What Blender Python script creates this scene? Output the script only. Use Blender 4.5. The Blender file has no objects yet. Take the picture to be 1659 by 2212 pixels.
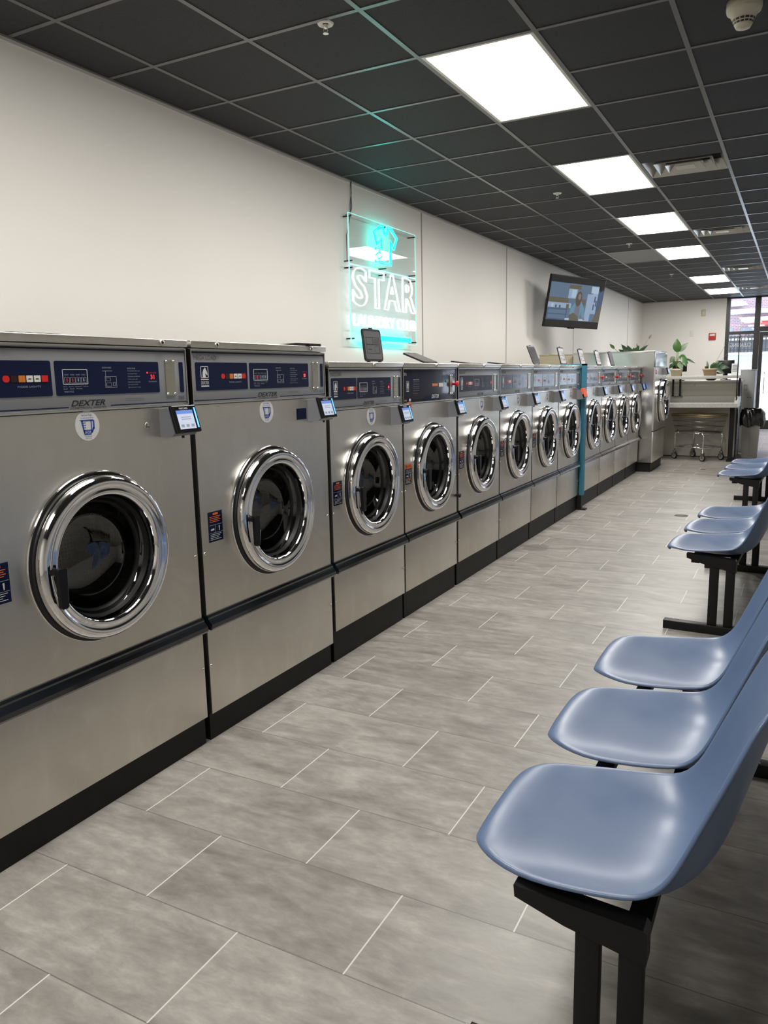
import bpy, bmesh, math, random
from mathutils import Vector, Matrix
random.seed(7)
PI = math.pi
scn = bpy.context.scene
COL = scn.collection

# ------------------------------------------------------------------ camera
CAM = Vector((1.893, 0.0, 1.346))
cd = bpy.data.cameras.new('camera'); cam = bpy.data.objects.new('camera', cd); COL.objects.link(cam)
cd.sensor_fit = 'VERTICAL'; cd.sensor_height = 36.0; cd.sensor_width = 27.0
cd.lens = 1663.64 * 36.0 / 2212.0
cd.clip_start = 0.02; cd.clip_end = 400
r_ = Vector((0.88301414, 0.46891185, -0.02019187)); u_ = Vector((-0.06327663, 0.16156501, 0.98483136)); f_ = Vector((-0.4650614, 0.86834234, -0.17233535))
mw = Matrix((( r_.x, u_.x, -f_.x, CAM.x), (r_.y, u_.y, -f_.y, CAM.y), (r_.z, u_.z, -f_.z, CAM.z), (0, 0, 0, 1)))
cam.matrix_world = mw
scn.camera = cam
# ------------------------------------------------------------------ view + daylight
scn.view_settings.view_transform = 'Standard'
scn.view_settings.look = 'None'
scn.view_settings.gamma = 1.0
scn.view_settings.use_curve_mapping = False
scn.view_settings.exposure = 1.5
PANEL_LIGHT = 9.0
SKY = 1.5
world = bpy.data.worlds.new('overcast_sky'); scn.world = world; world.use_nodes = True
bg = world.node_tree.nodes['Background']; bg.inputs[0].default_value = (0.82, 0.90, 1.0, 1); bg.inputs[1].default_value = SKY

# ------------------------------------------------------------------ material helpers
MATS = {}
def mat(name, color=(.5, .5, .5), rough=.5, metal=0., spec=.5, emit=None, estr=0., coat=0.):
    m = bpy.data.materials.new(name); m.use_nodes = True
    b = m.node_tree.nodes['Principled BSDF']
    b.inputs['Base Color'].default_value = (*color, 1)
    b.inputs['Roughness'].default_value = rough
    b.inputs['Metallic'].default_value = metal
    b.inputs['Specular IOR Level'].default_value = spec
    if coat:
        b.inputs['Coat Weight'].default_value = coat; b.inputs['Coat Roughness'].default_value = .12
    if emit:
        b.inputs['Emission Color'].default_value = (*emit, 1); b.inputs['Emission Strength'].default_value = estr
    MATS[name] = m
    return m
class NT:
    def __init__(s, m): s.t = m.node_tree; s.b = s.t.nodes['Principled BSDF']
    def n(s, typ, **kw):
        x = s.t.nodes.new(typ)
        for k, v in kw.items(): setattr(x, k, v)
        return x
    def l(s, a, b): s.t.links.new(a, b)
    def val(s, op, a, b=None, c=None):
        x = s.n('ShaderNodeMath', operation=op)
        for i, q in enumerate((a, b, c)):
            if q is None: continue
            if isinstance(q, (int, float)): x.inputs[i].default_value = q
            else: s.l(q, x.inputs[i])
        return x.outputs[0]
    def mix(s, f, a, b):
        x = s.n('ShaderNodeMix', data_type='RGBA')
        for i, q in ((0, f), (6, a), (7, b)):
            if isinstance(q, (int, float)): x.inputs[i].default_value = q
            elif isinstance(q, tuple): x.inputs[i].default_value = (*q, 1)
            else: s.l(q, x.inputs[i])
        return x.outputs[2]
    def ramp(s, f, stops):
        x = s.n('ShaderNodeValToRGB'); s.l(f, x.inputs[0]); e = x.color_ramp.elements
        while len(e) < len(stops): e.new(.5)
        for q, (p, c) in zip(e, stops):
            q.position = p; q.color = (*c, 1) if isinstance(c, tuple) else (c, c, c, 1)
        return x.outputs[0]
    def noise(s, vec=None, scale=5., detail=4., rough=.5, dist=0.):
        x = s.n('ShaderNodeTexNoise'); x.inputs['Scale'].default_value = scale; x.inputs['Detail'].default_value = detail
        x.inputs['Roughness'].default_value = rough; x.inputs['Distortion'].default_value = dist
        if vec is not None: s.l(vec, x.inputs['Vector'])
        return x.outputs[0]
    def coords(s, scale=(1, 1, 1), kind='Object'):
        tc = s.n('ShaderNodeTexCoord'); mp = s.n('ShaderNodeMapping'); mp.inputs['Scale'].default_value = scale
        s.l(tc.outputs[kind], mp.inputs[0]); return mp.outputs[0]
    def bump(s, h, strength=.2, dist=.01):
        x = s.n('ShaderNodeBump'); x.inputs['Strength'].default_value = strength; x.inputs['Distance'].default_value = dist
        s.l(h, x.inputs['Height']); s.l(x.outputs[0], s.b.inputs['Normal'])

def brushed(name, base, r0, r1, smear=.12):
    m = mat(name, base, .3, 1.0); t = NT(m)
    v = t.coords((3, 1.2, 260)); br = t.noise(v, 3, 3)
    v2 = t.coords((1, 1, 1)); big = t.noise(v2, 2.2, 5, .6, .6)
    v3 = t.coords((1, 1.0, .22)); drip = t.noise(v3, 9, 4, .6)
    rr = t.val('ADD', t.val('MULTIPLY', br, .10), t.val('MULTIPLY', big, r1 - r0))
    rr = t.val('ADD', rr, r0 - .05); t.l(rr, t.b.inputs['Roughness'])
    f = t.val('MULTIPLY', t.val('SUBTRACT', drip, .45), smear * 4)
    f2 = t.val('ADD', f, t.val('MULTIPLY', t.val('SUBTRACT', br, .5), .35))
    cl = t.n('ShaderNodeClamp'); t.l(t.val('ADD', f2, .35), cl.inputs[0])
    c = t.mix(cl.outputs[0], tuple(x * .86 for x in base), tuple(min(1, x * 1.1) for x in base))
    sm = t.noise(t.coords((1, 1.3, 1)), 3.1, 9, .62, 2.2); k = t.ramp(sm, [(.55, 0.), (.68, 1.)])
    c = t.mix(t.val('MULTIPLY', k, smear * 2.6), c, (.80, .78, .72))
    t.l(c, t.b.inputs['Base Color']); t.bump(br, .05, .002)
    return m
STEEL = brushed('brushed_steel', (.70, .665, .605), .27, .42)
STEEL2 = brushed('polished_steel', (.60, .60, .59), .16, .28, .05)
CHROME = mat('chrome', (.80, .80, .81), .06, 1.0)
BOLT = mat('bolt_metal', (.7, .68, .63), .22, 1.0)
BLACKP = mat('black_paint', (.007, .007, .007), .45, spec=.3)
def scuffed():
    m = mat('scuffed_black', (.02, .02, .02), .5); t = NT(m)
    n = t.noise(t.coords((1, 1, 1)), 38, 6, .7); k = t.ramp(n, [(.70, 0.), (.74, 1.)])
    n2 = t.noise(t.coords((1, 1, .3)), 14, 4); 
    t.b.inputs['Specular IOR Level'].default_value = .25; c0 = t.mix(n2, (.004, .004, .004), (.018, .017, .016))
    t.l(t.mix(t.val('MULTIPLY', k, .5), c0, (.35, .34, .32)), t.b.inputs['Base Color'])
    return m
KICK = scuffed()
GAP = mat('dark_gap', (.006, .006, .006), .8)
PLASTIC = mat('black_plastic', (.007, .007, .009), .25, spec=.35)
RUBBER = mat('black_rubber', (.01, .01, .01), .45)
GREY_HOUS = mat('grey_plastic', (.175, .18, .195), .45)
PANELG = mat('silver_grey_overlay', (.33, .335, .35), .33, metal=.25)
NAVY = mat('navy_overlay', (.004, .009, .042), .10, spec=.25)
DKNAVY = mat('blue_black_overlay', (.012, .015, .036), .10, spec=.28)
WHITE = mat('white_print', (.72, .72, .72), .5)
GREYPR = mat('grey_print', (.32, .35, .42), .5)
INK = mat('black_ink', (.015, .015, .02), .4)
BLUEINK = mat('blue_ink', (.03, .08, .36), .5)
ORANGE = mat('orange_print', (.85, .16, .02), .5)
REDLAMP = mat('red_lamp', (.45, .01, .01), .3, emit=(1, .03, .02), estr=.05)
REDLED = mat('red_led', (.8, .02, .02), .3, emit=(1, .04, .03), estr=.5)
ORLAMP = mat('orange_lamp', (.6, .17, .03), .3, emit=(1, .3, .05), estr=.02)
WLAMP = mat('white_lamp', (.8, .78, .72), .4)
DARKLAMP = mat('dark_lamp', (.02, .005, .005), .3)
GREENB = mat('green_button', (.02, .35, .2), .3)
REDB = mat('red_button', (.6, .01, .01), .2, coat=.5)
COINP = brushed('coin_plate_metal', (.55, .53, .45), .2, .35)
SCREEN = mat('lcd_screen', (.3, .33, .4), .2, emit=(.72, .80, 1.0), estr=.17)
SCREENB = mat('lcd_blue', (.05, .1, .3), .2, emit=(.25, .42, .95), estr=.18)
BLUELED = mat('blue_led', (.1, .3, .9), .2, emit=(.12, .38, 1.), estr=.7)
ORTAPE = mat('orange_tape', (.85, .13, .05), .6)
TEALPAINT = mat('teal_blue_paint', (.035, .20, .29), .5)
TRIMBAR = mat('black_extrusion', (.012, .014, .018), .10, spec=.8, coat=1.)

def glassmat(name, tint=(.6, .6, .6), refl=.06, rough=.02, body=None):
    m = bpy.data.materials.new(name); m.use_nodes = True; nt = m.node_tree; nt.nodes.clear()
    o = nt.nodes.new('ShaderNodeOutputMaterial'); mx = nt.nodes.new('ShaderNodeMixShader'); tr = nt.nodes.new('ShaderNodeBsdfTransparent')
    gl = nt.nodes.new('ShaderNodeBsdfGlossy'); fr = nt.nodes.new('ShaderNodeFresnel'); fr.inputs[0].default_value = 1.5
    mt = nt.nodes.new('ShaderNodeMath'); mt.operation = 'ADD'; mt.inputs[1].default_value = refl; nt.links.new(fr.outputs[0], mt.inputs[0])
    ge = nt.nodes.new('ShaderNodeNewGeometry'); iv = nt.nodes.new('ShaderNodeMath'); iv.operation = 'SUBTRACT'; iv.inputs[0].default_value = 1.; nt.links.new(ge.outputs['Backfacing'], iv.inputs[1]); m2 = nt.nodes.new('ShaderNodeMath'); m2.operation = 'MULTIPLY'; nt.links.new(mt.outputs[0], m2.inputs[0]); nt.links.new(iv.outputs[0], m2.inputs[1]); mt = m2
    tr.inputs[0].default_value = (*tint, 1); gl.inputs['Roughness'].default_value = rough; gl.inputs[0].default_value = (.9, .9, .9, 1)
    nt.links.new(mt.outputs[0], mx.inputs[0]); nt.links.new(tr.outputs[0], mx.inputs[1]); nt.links.new(gl.outputs[0], mx.inputs[2]); nt.links.new(mx.outputs[0], o.inputs[0])
    return m
DOORGLASS = glassmat('door_glass', (.42, .42, .42), .05)
WINGLASS = glassmat('window_glass', (.93, .95, .96), .0)
ACRYLIC = glassmat('clear_acrylic', (.93, .96, .96), .03, .01)
BAGM = mat('black_bag', (.008, .008, .009), .2, spec=.7, coat=.4)

def drum_mat():
    m = mat('perforated_drum', (.25, .25, .25), .28, 1.0); t = NT(m)
    v = t.coords((1, 1, 1)); vo = t.n('ShaderNodeTexVoronoi'); vo.inputs['Scale'].default_value = 72; vo.inputs['Randomness'].default_value = 0.0
    t.l(v, vo.inputs['Vector']); k = t.ramp(vo.outputs['Distance'], [(.25, 0.), (.33, 1.)])
    t.l(t.mix(k, (.008, .008, .008), (.34, .33, .31)), t.b.inputs['Base Color']); t.bump(k, .4, .003)
    return m
DRUM = drum_mat()

def wall_mat():
    m = mat('painted_wall', (.80, .775, .735), .62); t = NT(m)
    n = t.noise(t.coords(), 1.3, 3); t.l(t.mix(n, (.775, .75, .71), (.82, .795, .755)), t.b.inputs['Base Color'])
    n2 = t.noise(t.coords(), 160, 2); t.bump(n2, .04, .002)
    return m
WALL = wall_mat()
def ceil_mat():
    m = mat('charcoal_ceiling_tile', (.022, .022, .025), .75); t = NT(m)
    n = t.noise(t.coords(), 140, 3, .6); k = t.ramp(n, [(.36, 0.), (.44, 1.)])
    n3 = t.noise(t.coords(), 1.2, 3)
    c = t.mix(n3, (.017, .017, .020), (.024, .024, .028))
    t.l(t.mix(k, (.006, .006, .007), c), t.b.inputs['Base Color']); t.bump(k, .5, .003)
    return m
CEIL = ceil_mat()
TBAR = mat('charcoal_grid_metal', (.085, .085, .09), .28, spec=.7)
TRIMW = mat('pale_wall_trim', (.55, .54, .52), .4)
SEAM = mat('grey_wall_seam', (.30, .30, .30), .6)

def floor_mat():
    m = mat('grey_stone_tile', (.4, .38, .35), .4); t = NT(m)
    g = t.n('ShaderNodeNewGeometry'); sp = t.n('ShaderNodeSeparateXYZ'); t.l(g.outputs['Position'], sp.inputs[0])
    X, Y = sp.outputs[0], sp.outputs[1]
    L, Wd = .609, .3048
    ry = t.val('DIVIDE', t.val('SUBTRACT', Y, 1.013), Wd)
    row = t.val('FLOOR', ry); fy = t.val('SUBTRACT', ry, row)
    par = t.val('FLOORED_MODULO', row, 2.)
    rx = t.val('ADD', t.val('DIVIDE', t.val('SUBTRACT', X, .447), L), t.val('MULTIPLY', t.val('SUBTRACT', 1., par), .5))
    cx = t.val('FLOOR', rx); fx = t.val('SUBTRACT', rx, cx)
    ex = t.val('MULTIPLY', t.val('MINIMUM', fx, t.val('SUBTRACT', 1., fx)), L)
    ey = t.val('MULTIPLY', t.val('MINIMUM', fy, t.val('SUBTRACT', 1., fy)), Wd)
    gx = t.val('LESS_THAN', ex, .0020); gy = t.val('LESS_THAN', ey, .0015)
    cb = t.n('ShaderNodeCombineXYZ'); t.l(cx, cb.inputs[0]); t.l(row, cb.inputs[1])
    wn = t.n('ShaderNodeTexWhiteNoise', noise_dimensions='2D'); t.l(cb.outputs[0], wn.inputs['Vector'])
    off = t.n('ShaderNodeVectorMath', operation='MULTIPLY_ADD'); t.l(wn.outputs['Color'], off.inputs[0]); off.inputs[1].default_value = (7, 9, 5); t.l(g.outputs['Position'], off.inputs[2])
    mp = t.n('ShaderNodeMapping'); mp.inputs['Scale'].default_value = (1.0, 3.4, 1); t.l(off.outputs[0], mp.inputs[0])
    n1 = t.noise(mp.outputs[0], 2.0, 9, .60, 1.2)
    mp2 = t.n('ShaderNodeMapping'); mp2.inputs['Scale'].default_value = (1.0, 2.2, 1); t.l(off.outputs[0], mp2.inputs[0])
    n2 = t.noise(mp2.outputs[0], 11, 8, .7, .3)
    n3 = t.noise(g.outputs['Position'], 75, 4, .7)
    a = t.ramp(n1, [(.25, (.205, .187, .163)), (.45, (.295, .275, .247)), (.60, (.352, .330, .298)), (.80, (.43, .408, .372))])
    b = t.ramp(n2, [(.32, .72), (.55, 1.02), (.70, 1.30)])
    mul = t.n('ShaderNodeMix', data_type='RGBA', blend_type='MULTIPLY'); mul.inputs[0].default_value = .8; t.l(a, mul.inputs[6]); t.l(b, mul.inputs[7])
    v = t.val('ADD', t.val('MULTIPLY', wn.outputs['Value'], .14), .90)
    mul2 = t.n('ShaderNodeMix', data_type='RGBA', blend_type='MULTIPLY'); mul2.inputs[0].default_value = 1.; t.l(mul.outputs[2], mul2.inputs[6]); t.l(v, mul2.inputs[7])
    speck = t.ramp(n3, [(.66, 0.), (.72, 1.)])
    c = t.mix(t.val('MULTIPLY', speck, .22), mul2.outputs[2], (.6, .58, .54))
    # small water mark near the machines
    dv = t.n('ShaderNodeVectorMath', operation='DISTANCE'); mp3 = t.n('ShaderNodeMapping'); mp3.inputs['Scale'].default_value = (1, .8, 1)
    t.l(g.outputs['Position'], mp3.inputs[0]); t.l(mp3.outputs[0], dv.inputs[0]); dv.inputs[1].default_value = (.15, 5.79 * .8, 0)
    wob = t.val('ADD', dv.outputs['Value'], t.val('MULTIPLY', t.noise(g.outputs['Position'], 9, 3), .14))
    st = t.val('LESS_THAN', wob, .165)
    c = t.mix(t.val('MULTIPLY', st, .6), c, (.16, .15, .135))
    c = t.mix(gy, c, (.16, .15, .135)); c = t.mix(gx, c, (.66, .64, .60))
    t.l(c, t.b.inputs['Base Color'])
    rr = t.val('ADD', t.val('MULTIPLY', n2, .25), .26); t.l(rr, t.b.inputs['Roughness'])
    gr = t.val('SUBTRACT', 1., t.val('MAXIMUM', gx, gy)); hh = t.val('ADD', gr, t.val('MULTIPLY', n2, .25)); t.bump(hh, .25, .002)
    t.b.inputs['Specular IOR Level'].default_value = .4
    return m
FLOOR = floor_mat()
def seat_mat():
    m = mat('blue_fibreglass', (.135, .195, .325), .38, spec=.45, coat=.18); t = NT(m)
    n = t.noise(t.coords(), 14, 6, .65); t.l(t.mix(n, (.098, .150, .265), (.125, .188, .32)), t.b.inputs['Base Color'])
    t.l(t.val('ADD', t.val('MULTIPLY', n, .2), .28), t.b.inputs['Roughness']); t.bump(t.noise(t.coords(), 90, 3), .035, .002)
    t.b.inputs['Coat Roughness'].default_value = .22
    return m
SEATM = seat_mat()
def lam_mat():
    m = mat('speckled_laminate', (.5, .49, .45), .4); t = NT(m)
    n = t.noise(t.coords(), 130, 3, .7); t.l(t.ramp(n, [(.35, (.36, .355, .33)), (.6, (.56, .55, .50)), (.75, (.66, .65, .6))]), t.b.inputs['Base Color'])
    return m
LAM = lam_mat()
CREAM = mat('cream_laminate', (.55, .52, .45), .45)
LEAF = mat('leaf_green', (.045, .13, .022), .35, coat=.2)
LEAF2 = mat('dark_leaf_green', (.02, .065, .018), .35, coat=.2)
LEAF3 = mat('dull_leaf_green', (.16, .22, .13), .45)
STEM = mat('plant_stem', (.15, .22, .06), .5)
DRYST = mat('dry_flower_stem', (.22, .19, .13), .6)
POT = mat('beige_pot', (.62, .54, .38), .5)
POT2 = mat('tan_pot', (.50, .36, .22), .6)
SOIL = mat('potting_soil', (.03, .022, .015), .9)
WIRE = mat('cart_wire_metal', (.32, .30, .27), .3, .9)
BRASSW = mat('warm_bumper', (.42, .33, .18), .4, .3)
GREYBIN = mat('grey_bin_plastic', (.27, .26, .24), .5)
BEIGE = mat('beige_enamel', (.55, .50, .36), .45)
GREYMET = mat('light_grey_metal', (.42, .43, .44), .45, .2)
FRAMEB = mat('dark_bronze_frame', (.022, .021, .02), .4)
WHITEP = mat('white_plastic', (.72, .70, .64), .45)
IVORY = mat('ivory_plastic', (.55, .52, .40), .45)
ALARM = mat('red_alarm_plastic', (.50, .02, .02), .35)
PAPER = mat('paper_sheet', (.75, .76, .78), .7)
SNOW = mat('snow', (.85, .87, .90), .8)
CONC = mat('concrete', (.36, .36, .36), .8)
def brick_mat():
    m = mat('street_brick', (.4, .2, .2), .9); t = NT(m); b = t.n('ShaderNodeTexBrick'); b.inputs['Scale'].default_value = 3.
    mp = t.coords((1, 1, 1), 'Object'); sx = t.n('ShaderNodeSeparateXYZ'); t.l(mp, sx.inputs[0]); cb = t.n('ShaderNodeCombineXYZ'); t.l(sx.outputs[0], cb.inputs[0]); t.l(sx.outputs[2], cb.inputs[1]); t.l(cb.outputs[0], b.inputs['Vector'])
    b.inputs['Color1'].default_value = (.36, .22, .24, 1); b.inputs['Color2'].default_value = (.27, .20, .25, 1); b.inputs['Mortar'].default_value = (.5, .46, .48, 1)
    t.l(b.outputs['Color'], t.b.inputs['Base Color']); return m
BRICK = brick_mat()
LIGHTP = mat('light_diffuser', (.9, .9, .9), .5, emit=(1.0, .975, .93), estr=PANEL_LIGHT)
NEONT = mat('teal_neon', (.0, .5, .45), .4, emit=(.0, .95, .82), estr=3.6)
NEONW = mat('white_neon', (.9, .9, .9), .4, emit=(.80, .92, 1.0), estr=1.0)
EDGEG = mat('acrylic_edge_glow', (.3, .8, .75), .3, emit=(.45, 1., .93), estr=.22)
VENTM = mat('vent_aluminium', (.50, .49, .45), .28, .75)

# ------------------------------------------------------------------ mesh helpers
class MB:
    def __init__(s): s.bm = bmesh.new(); s.mats = []; s.cur = 0
    def use(s, m):
        if m not in s.mats: s.mats.append(m)
        s.cur = s.mats.index(m); return s
    def _f(s, vs, smooth=False):
        try: f = s.bm.faces.new(vs)
        except ValueError: return None
        f.material_index = s.cur; f.smooth = smooth; return f
    def poly(s, pts, smooth=False): return s._f([s.bm.verts.new(p) for p in pts], smooth)
    def box(s, x0, x1, y0, y1, z0, z1, bev=0.):
        if bev > 0:
            t = bmesh.new(); bmesh.ops.create_cube(t, size=1)
            for v in t.verts: v.co = Vector(((x0 + x1) / 2 + v.co.x * (x1 - x0), (y0 + y1) / 2 + v.co.y * (y1 - y0), (z0 + z1) / 2 + v.co.z * (z1 - z0)))
            bmesh.ops.bevel(t, geom=t.edges[:], offset=bev, segments=2, affect='EDGES', profile=.6)
            s.merge(t, True); return s
        v = [s.bm.verts.new((x, y, z)) for x in (x0, x1) for y in (y0, y1) for z in (z0, z1)]
        for a in ((0, 1, 3, 2), (4, 6, 7, 5), (0, 4, 5, 1), (2, 3, 7, 6), (0, 2, 6, 4), (1, 5, 7, 3)): s._f([v[i] for i in a])
        return s
    def merge(s, t, smooth=False, mx=None):
        mp = {}
        for v in t.verts: mp[v] = s.bm.verts.new(mx @ v.co if mx else v.co)
        for f in t.faces: s._f([mp[v] for v in f.verts], smooth)
        t.free()
    def addmesh(s, me, mx=None):
        vs = [s.bm.verts.new(mx @ v.co if mx else v.co) for v in me.vertices]
        for p in me.polygons: s._f([vs[i] for i in p.vertices])
    def cyl(s, p0, p1, r0, r1=None, seg=16, caps=True, smooth=True):
        r1 = r0 if r1 is None else r1
        p0 = Vector(p0); p1 = Vector(p1); d = (p1 - p0).normalized()
        a = d.orthogonal().normalized(); b = d.cross(a)
        A = []; B = []
        for i in range(seg):
            c, q = math.cos(2 * PI * i / seg), math.sin(2 * PI * i / seg)
            A.append(s.bm.verts.new(p0 + (a * c + b * q) * r0)); B.append(s.bm.verts.new(p1 + (a * c + b * q) * r1))
        for i in range(seg): s._f([A[i], A[(i + 1) % seg], B[(i + 1) % seg], B[i]], smooth)
        if caps: s._f(A[::-1]); s._f(B)
        return s
    def lathe(s, prof, c=(0, 0, 0), axis='X', seg=64, smooth=True):
        # prof: (along axis, radius)
        rings = []
        for (h, r) in prof:
            if r < 1e-6:
                p = {'X': (c[0] + h, c[1], c[2]), 'Z': (c[0], c[1], c[2] + h), 'Y': (c[0], c[1] + h, c[2])}[axis]; rings.append([s.bm.verts.new(p)]); continue
            R = []
            for i in range(seg):
                a = 2 * PI * i / seg; u, w = r * math.cos(a), r * math.sin(a)
                p = {'X': (c[0] + h, c[1] + u, c[2] + w), 'Z': (c[0] + u, c[1] + w, c[2] + h), 'Y': (c[0] + w, c[1] + h, c[2] + u)}[axis]
                R.append(s.bm.verts.new(p))
            rings.append(R)
        for A, B in zip(rings, rings[1:]):
            for i in range(seg):
                j = (i + 1) % seg
                if len(A) == 1 and len(B) == 1: continue
                if len(A) == 1: s._f([A[0], B[j], B[i]], smooth)
                elif len(B) == 1: s._f([A[i], A[j], B[0]], smooth)
                else: s._f([A[i], A[j], B[j], B[i]], smooth)
        return s
    def tube(s, pts, r, seg=8, closed=False, smooth=True):
        pts = [Vector(p) for p in pts]; n = len(pts); rings = []
        prev = None
        for i, p in enumerate(pts):
            if closed: d = (pts[(i + 1) % n] - pts[i - 1])
            else: d = pts[min(i + 1, n - 1)] - pts[max(i - 1, 0)]
            d.normalize()
            if prev is None: a = d.orthogonal().normalized()
            else:
                a = prev - d * prev.dot(d); a = a.normalized() if a.length > 1e-6 else d.orthogonal().normalized()
            prev = a; b = d.cross(a)
            rr = r[i] if isinstance(r, (list, tuple)) else r
            rings.append([s.bm.verts.new(p + (a * math.cos(2 * PI * k / seg) + b * math.sin(2 * PI * k / seg)) * rr) for k in range(seg)])
        m = n if closed else n - 1
        for i in range(m):
            A, B = rings[i], rings[(i + 1) % n]
            for k in range(seg): s._f([A[k], A[(k + 1) % seg], B[(k + 1) % seg], B[k]], smooth)
        if not closed: s._f(rings[0][::-1]); s._f(rings[-1])
        return s
    def prism(s, pts, axis, a0, a1):
        # pts 2D polygon ; axis 'Y': pts=(x,z)  'X': pts=(y,z)  'Z': pts=(x,y)
        f = {'Y': lambda p, a: (p[0], a, p[1]), 'X': lambda p, a: (a, p[0], p[1]), 'Z': lambda p, a: (p[0], p[1], a)}[axis]
        A = [s.bm.verts.new(f(p, a0)) for p in pts]; B = [s.bm.verts.new(f(p, a1)) for p in pts]; n = len(pts)
        for i in range(n): s._f([A[i], A[(i + 1) % n], B[(i + 1) % n], B[i]])
        s._f(A[::-1]); s._f(B); return s
    def mesh(s, name, recalc=True):
        if recalc: bmesh.ops.recalc_face_normals(s.bm, faces=s.bm.faces)
        me = bpy.data.meshes.new(name); s.bm.to_mesh(me); s.bm.free()
        for m in s.mats: me.materials.append(m)
        return me
def link(name, me, parent=None, loc=(0, 0, 0), label=None, mods=None):
    o = bpy.data.objects.new(name, me); COL.objects.link(o); o.location = loc
    if parent: o.parent = parent
    if label: o['label'] = label
    return o
def part(name, mb, parent=None, loc=(0, 0, 0), label=None, recalc=True):
    return link(name, mb.mesh(name, recalc), parent, loc, label)
def tag(o, label, cat, group=None):
    o['label'] = label; o['category'] = cat
    if group: o['group'] = group
    return o
def thing(name, loc, label, cat, group=None, rotz=0.):
    o = bpy.data.objects.new(name, None); COL.objects.link(o); o.location = loc; o.rotation_euler = (0, 0, rotz); o.empty_display_size = .1
    return tag(o, label, cat, group)
def struct(name, mb, parent=None, loc=(0, 0, 0)):
    o = part(name, mb, parent, loc)
    if parent is None: o['kind'] = 'structure'
    return o
CACHE = {}
def cached(key, fn):
    if key not in CACHE: CACHE[key] = fn()
    return CACHE[key]

def textmesh(txt, size, fill=True, bevel=0., extrude=0., shear=0., offset=0., xs=1., align='LEFT', spacing=1., res=4):
    cu = bpy.data.curves.new('lettering', 'FONT'); cu.body = txt; cu.size = size; cu.shear = shear; cu.offset = offset
    cu.fill_mode = 'BOTH' if fill else 'NONE'
    cu.bevel_depth = bevel; cu.bevel_resolution = 1 if not fill else 0; cu.extrude = extrude; cu.resolution_u = res; cu.align_x = align; cu.space_character = spacing
    o = bpy.data.objects.new('tmp', cu); COL.objects.link(o)
    dg = bpy.context.evaluated_depsgraph_get(); dg.update()
    me = bpy.data.meshes.new_from_object(o.evaluated_get(dg))
    bpy.data.objects.remove(o); bpy.data.curves.remove(cu)
    return me
def fit(me, w, h, x0=0., y0=0., zs=None):
    """scale flat lettering to a width/height, lower-left at x0,y0 (returns matrix)"""
    xs = [v.co.x for v in me.vertices]; ys = [v.co.y for v in me.vertices]
    a, b, c, d = min(xs), max(xs), min(ys), max(ys)
    sx = w / (b - a); sy = h / (d - c)
    return Matrix.Translation((x0 - a * sx, y0 - c * sy, 0)) @ Matrix.Diagonal((sx, sy, (sx + sy) / 2 if zs is None else zs, 1))
def onface(x):  # flat (u,v,w) -> world (x + w, u, v): faces +X
    return Matrix(((0, 0, 1, x), (1, 0, 0, 0), (0, 1, 0, 0), (0, 0, 0, 1)))
def text_on(mb, m, txt, y0, z0, w, h, x, **kw):
    me = textmesh(txt, 1.0, **kw); mb.use(m); mb.addmesh(me, onface(x) @ fit(me, w, h, y0, z0)); bpy.data.meshes.remove(me)
def rrect(y0, y1, z0, z1, r, n=4):
    P = []
    for (cy, cz, a0) in ((y1 - r, z1 - r, 0), (y0 + r, z1 - r, 90), (y0 + r, z0 + r, 180), (y1 - r, z0 + r, 270)):
        for i in range(n + 1):
            a = math.radians(a0 + 90 * i / n); P.append((cy + r * math.cos(a), cz + r * math.sin(a)))
    return P
def frame_on(mb, x, y0, y1, z0, z1, t=.0012):   # thin printed outline on a +X face
    for a in ((y0, y1, z0, z0 + t), (y0, y1, z1 - t, z1), (y0, y0 + t, z0, z1), (y1 - t, y1, z0, z1)): mb.box(x, x + .0006, *a)

# ================================================================== ROOM
XW, ZC, YF, YB, XR = -1.477, 2.947, 19.4, -2.2, 4.7
m = MB().use(FLOOR); m.box(XW - .2, XR + .2, YB - .2, YF + .2, -.12, 0); struct('floor', m)
m = MB().use(WALL); m.box(XW - .15, XW, YB - .15, YF + .15, 0, ZC + .2); struct('wall_left', m)
m = MB().use(WALL); m.box(XR, XR + .15, YB - .15, YF + .15, 0, ZC + .2); struct('wall_right', m)
m = MB().use(WALL); m.box(XW, XR, YB - .15, YB, 0, ZC + .2); struct('wall_back', m)
m = MB().use(WALL); m.box(XW, .35, YF, YF + .2, 0, ZC + .2); struct('wall_front', m)
for y in (7.19, 9.72, 13.10, 17.7):
    m = MB().use(SEAM); m.box(XW, XW + .004, y - .008, y + .008, 0, ZC - .02); struct('trim_1', m)
CP, RP, CX0, RY0 = .6096, .6017, -1.1425, 3.8577
cols = [XW] + [CX0 + CP * i for i in range(0, 10)] + [XR]
rows = [YB] + [RY0 + RP * j for j in range(-10, 26)] + [YF]
lights = [(RY0 + RP * (4 * k), 4 * k) for k in range(-2, 7) if not k == 3 or True]
LROWS = [-8, -4, 0, 4, 8, 12, 18, 22]
LIGHTS = [(RY0 + RP * j) for j in LROWS]
VENTS = [6.60, 9.93, 13.74, 17.15]
def near(a, b): return abs(a - b) < .02
m = MB().use(CEIL)
def slab(x0, x1, y0, y1, z=ZC): 
    if y1 - y0 > .005 and x1 - x0 > .005: m.box(x0, x1, y0, y1, z, z + .015)
SAG = (CX0, RY0 + RP * 11)     # one tile hangs slightly
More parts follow.
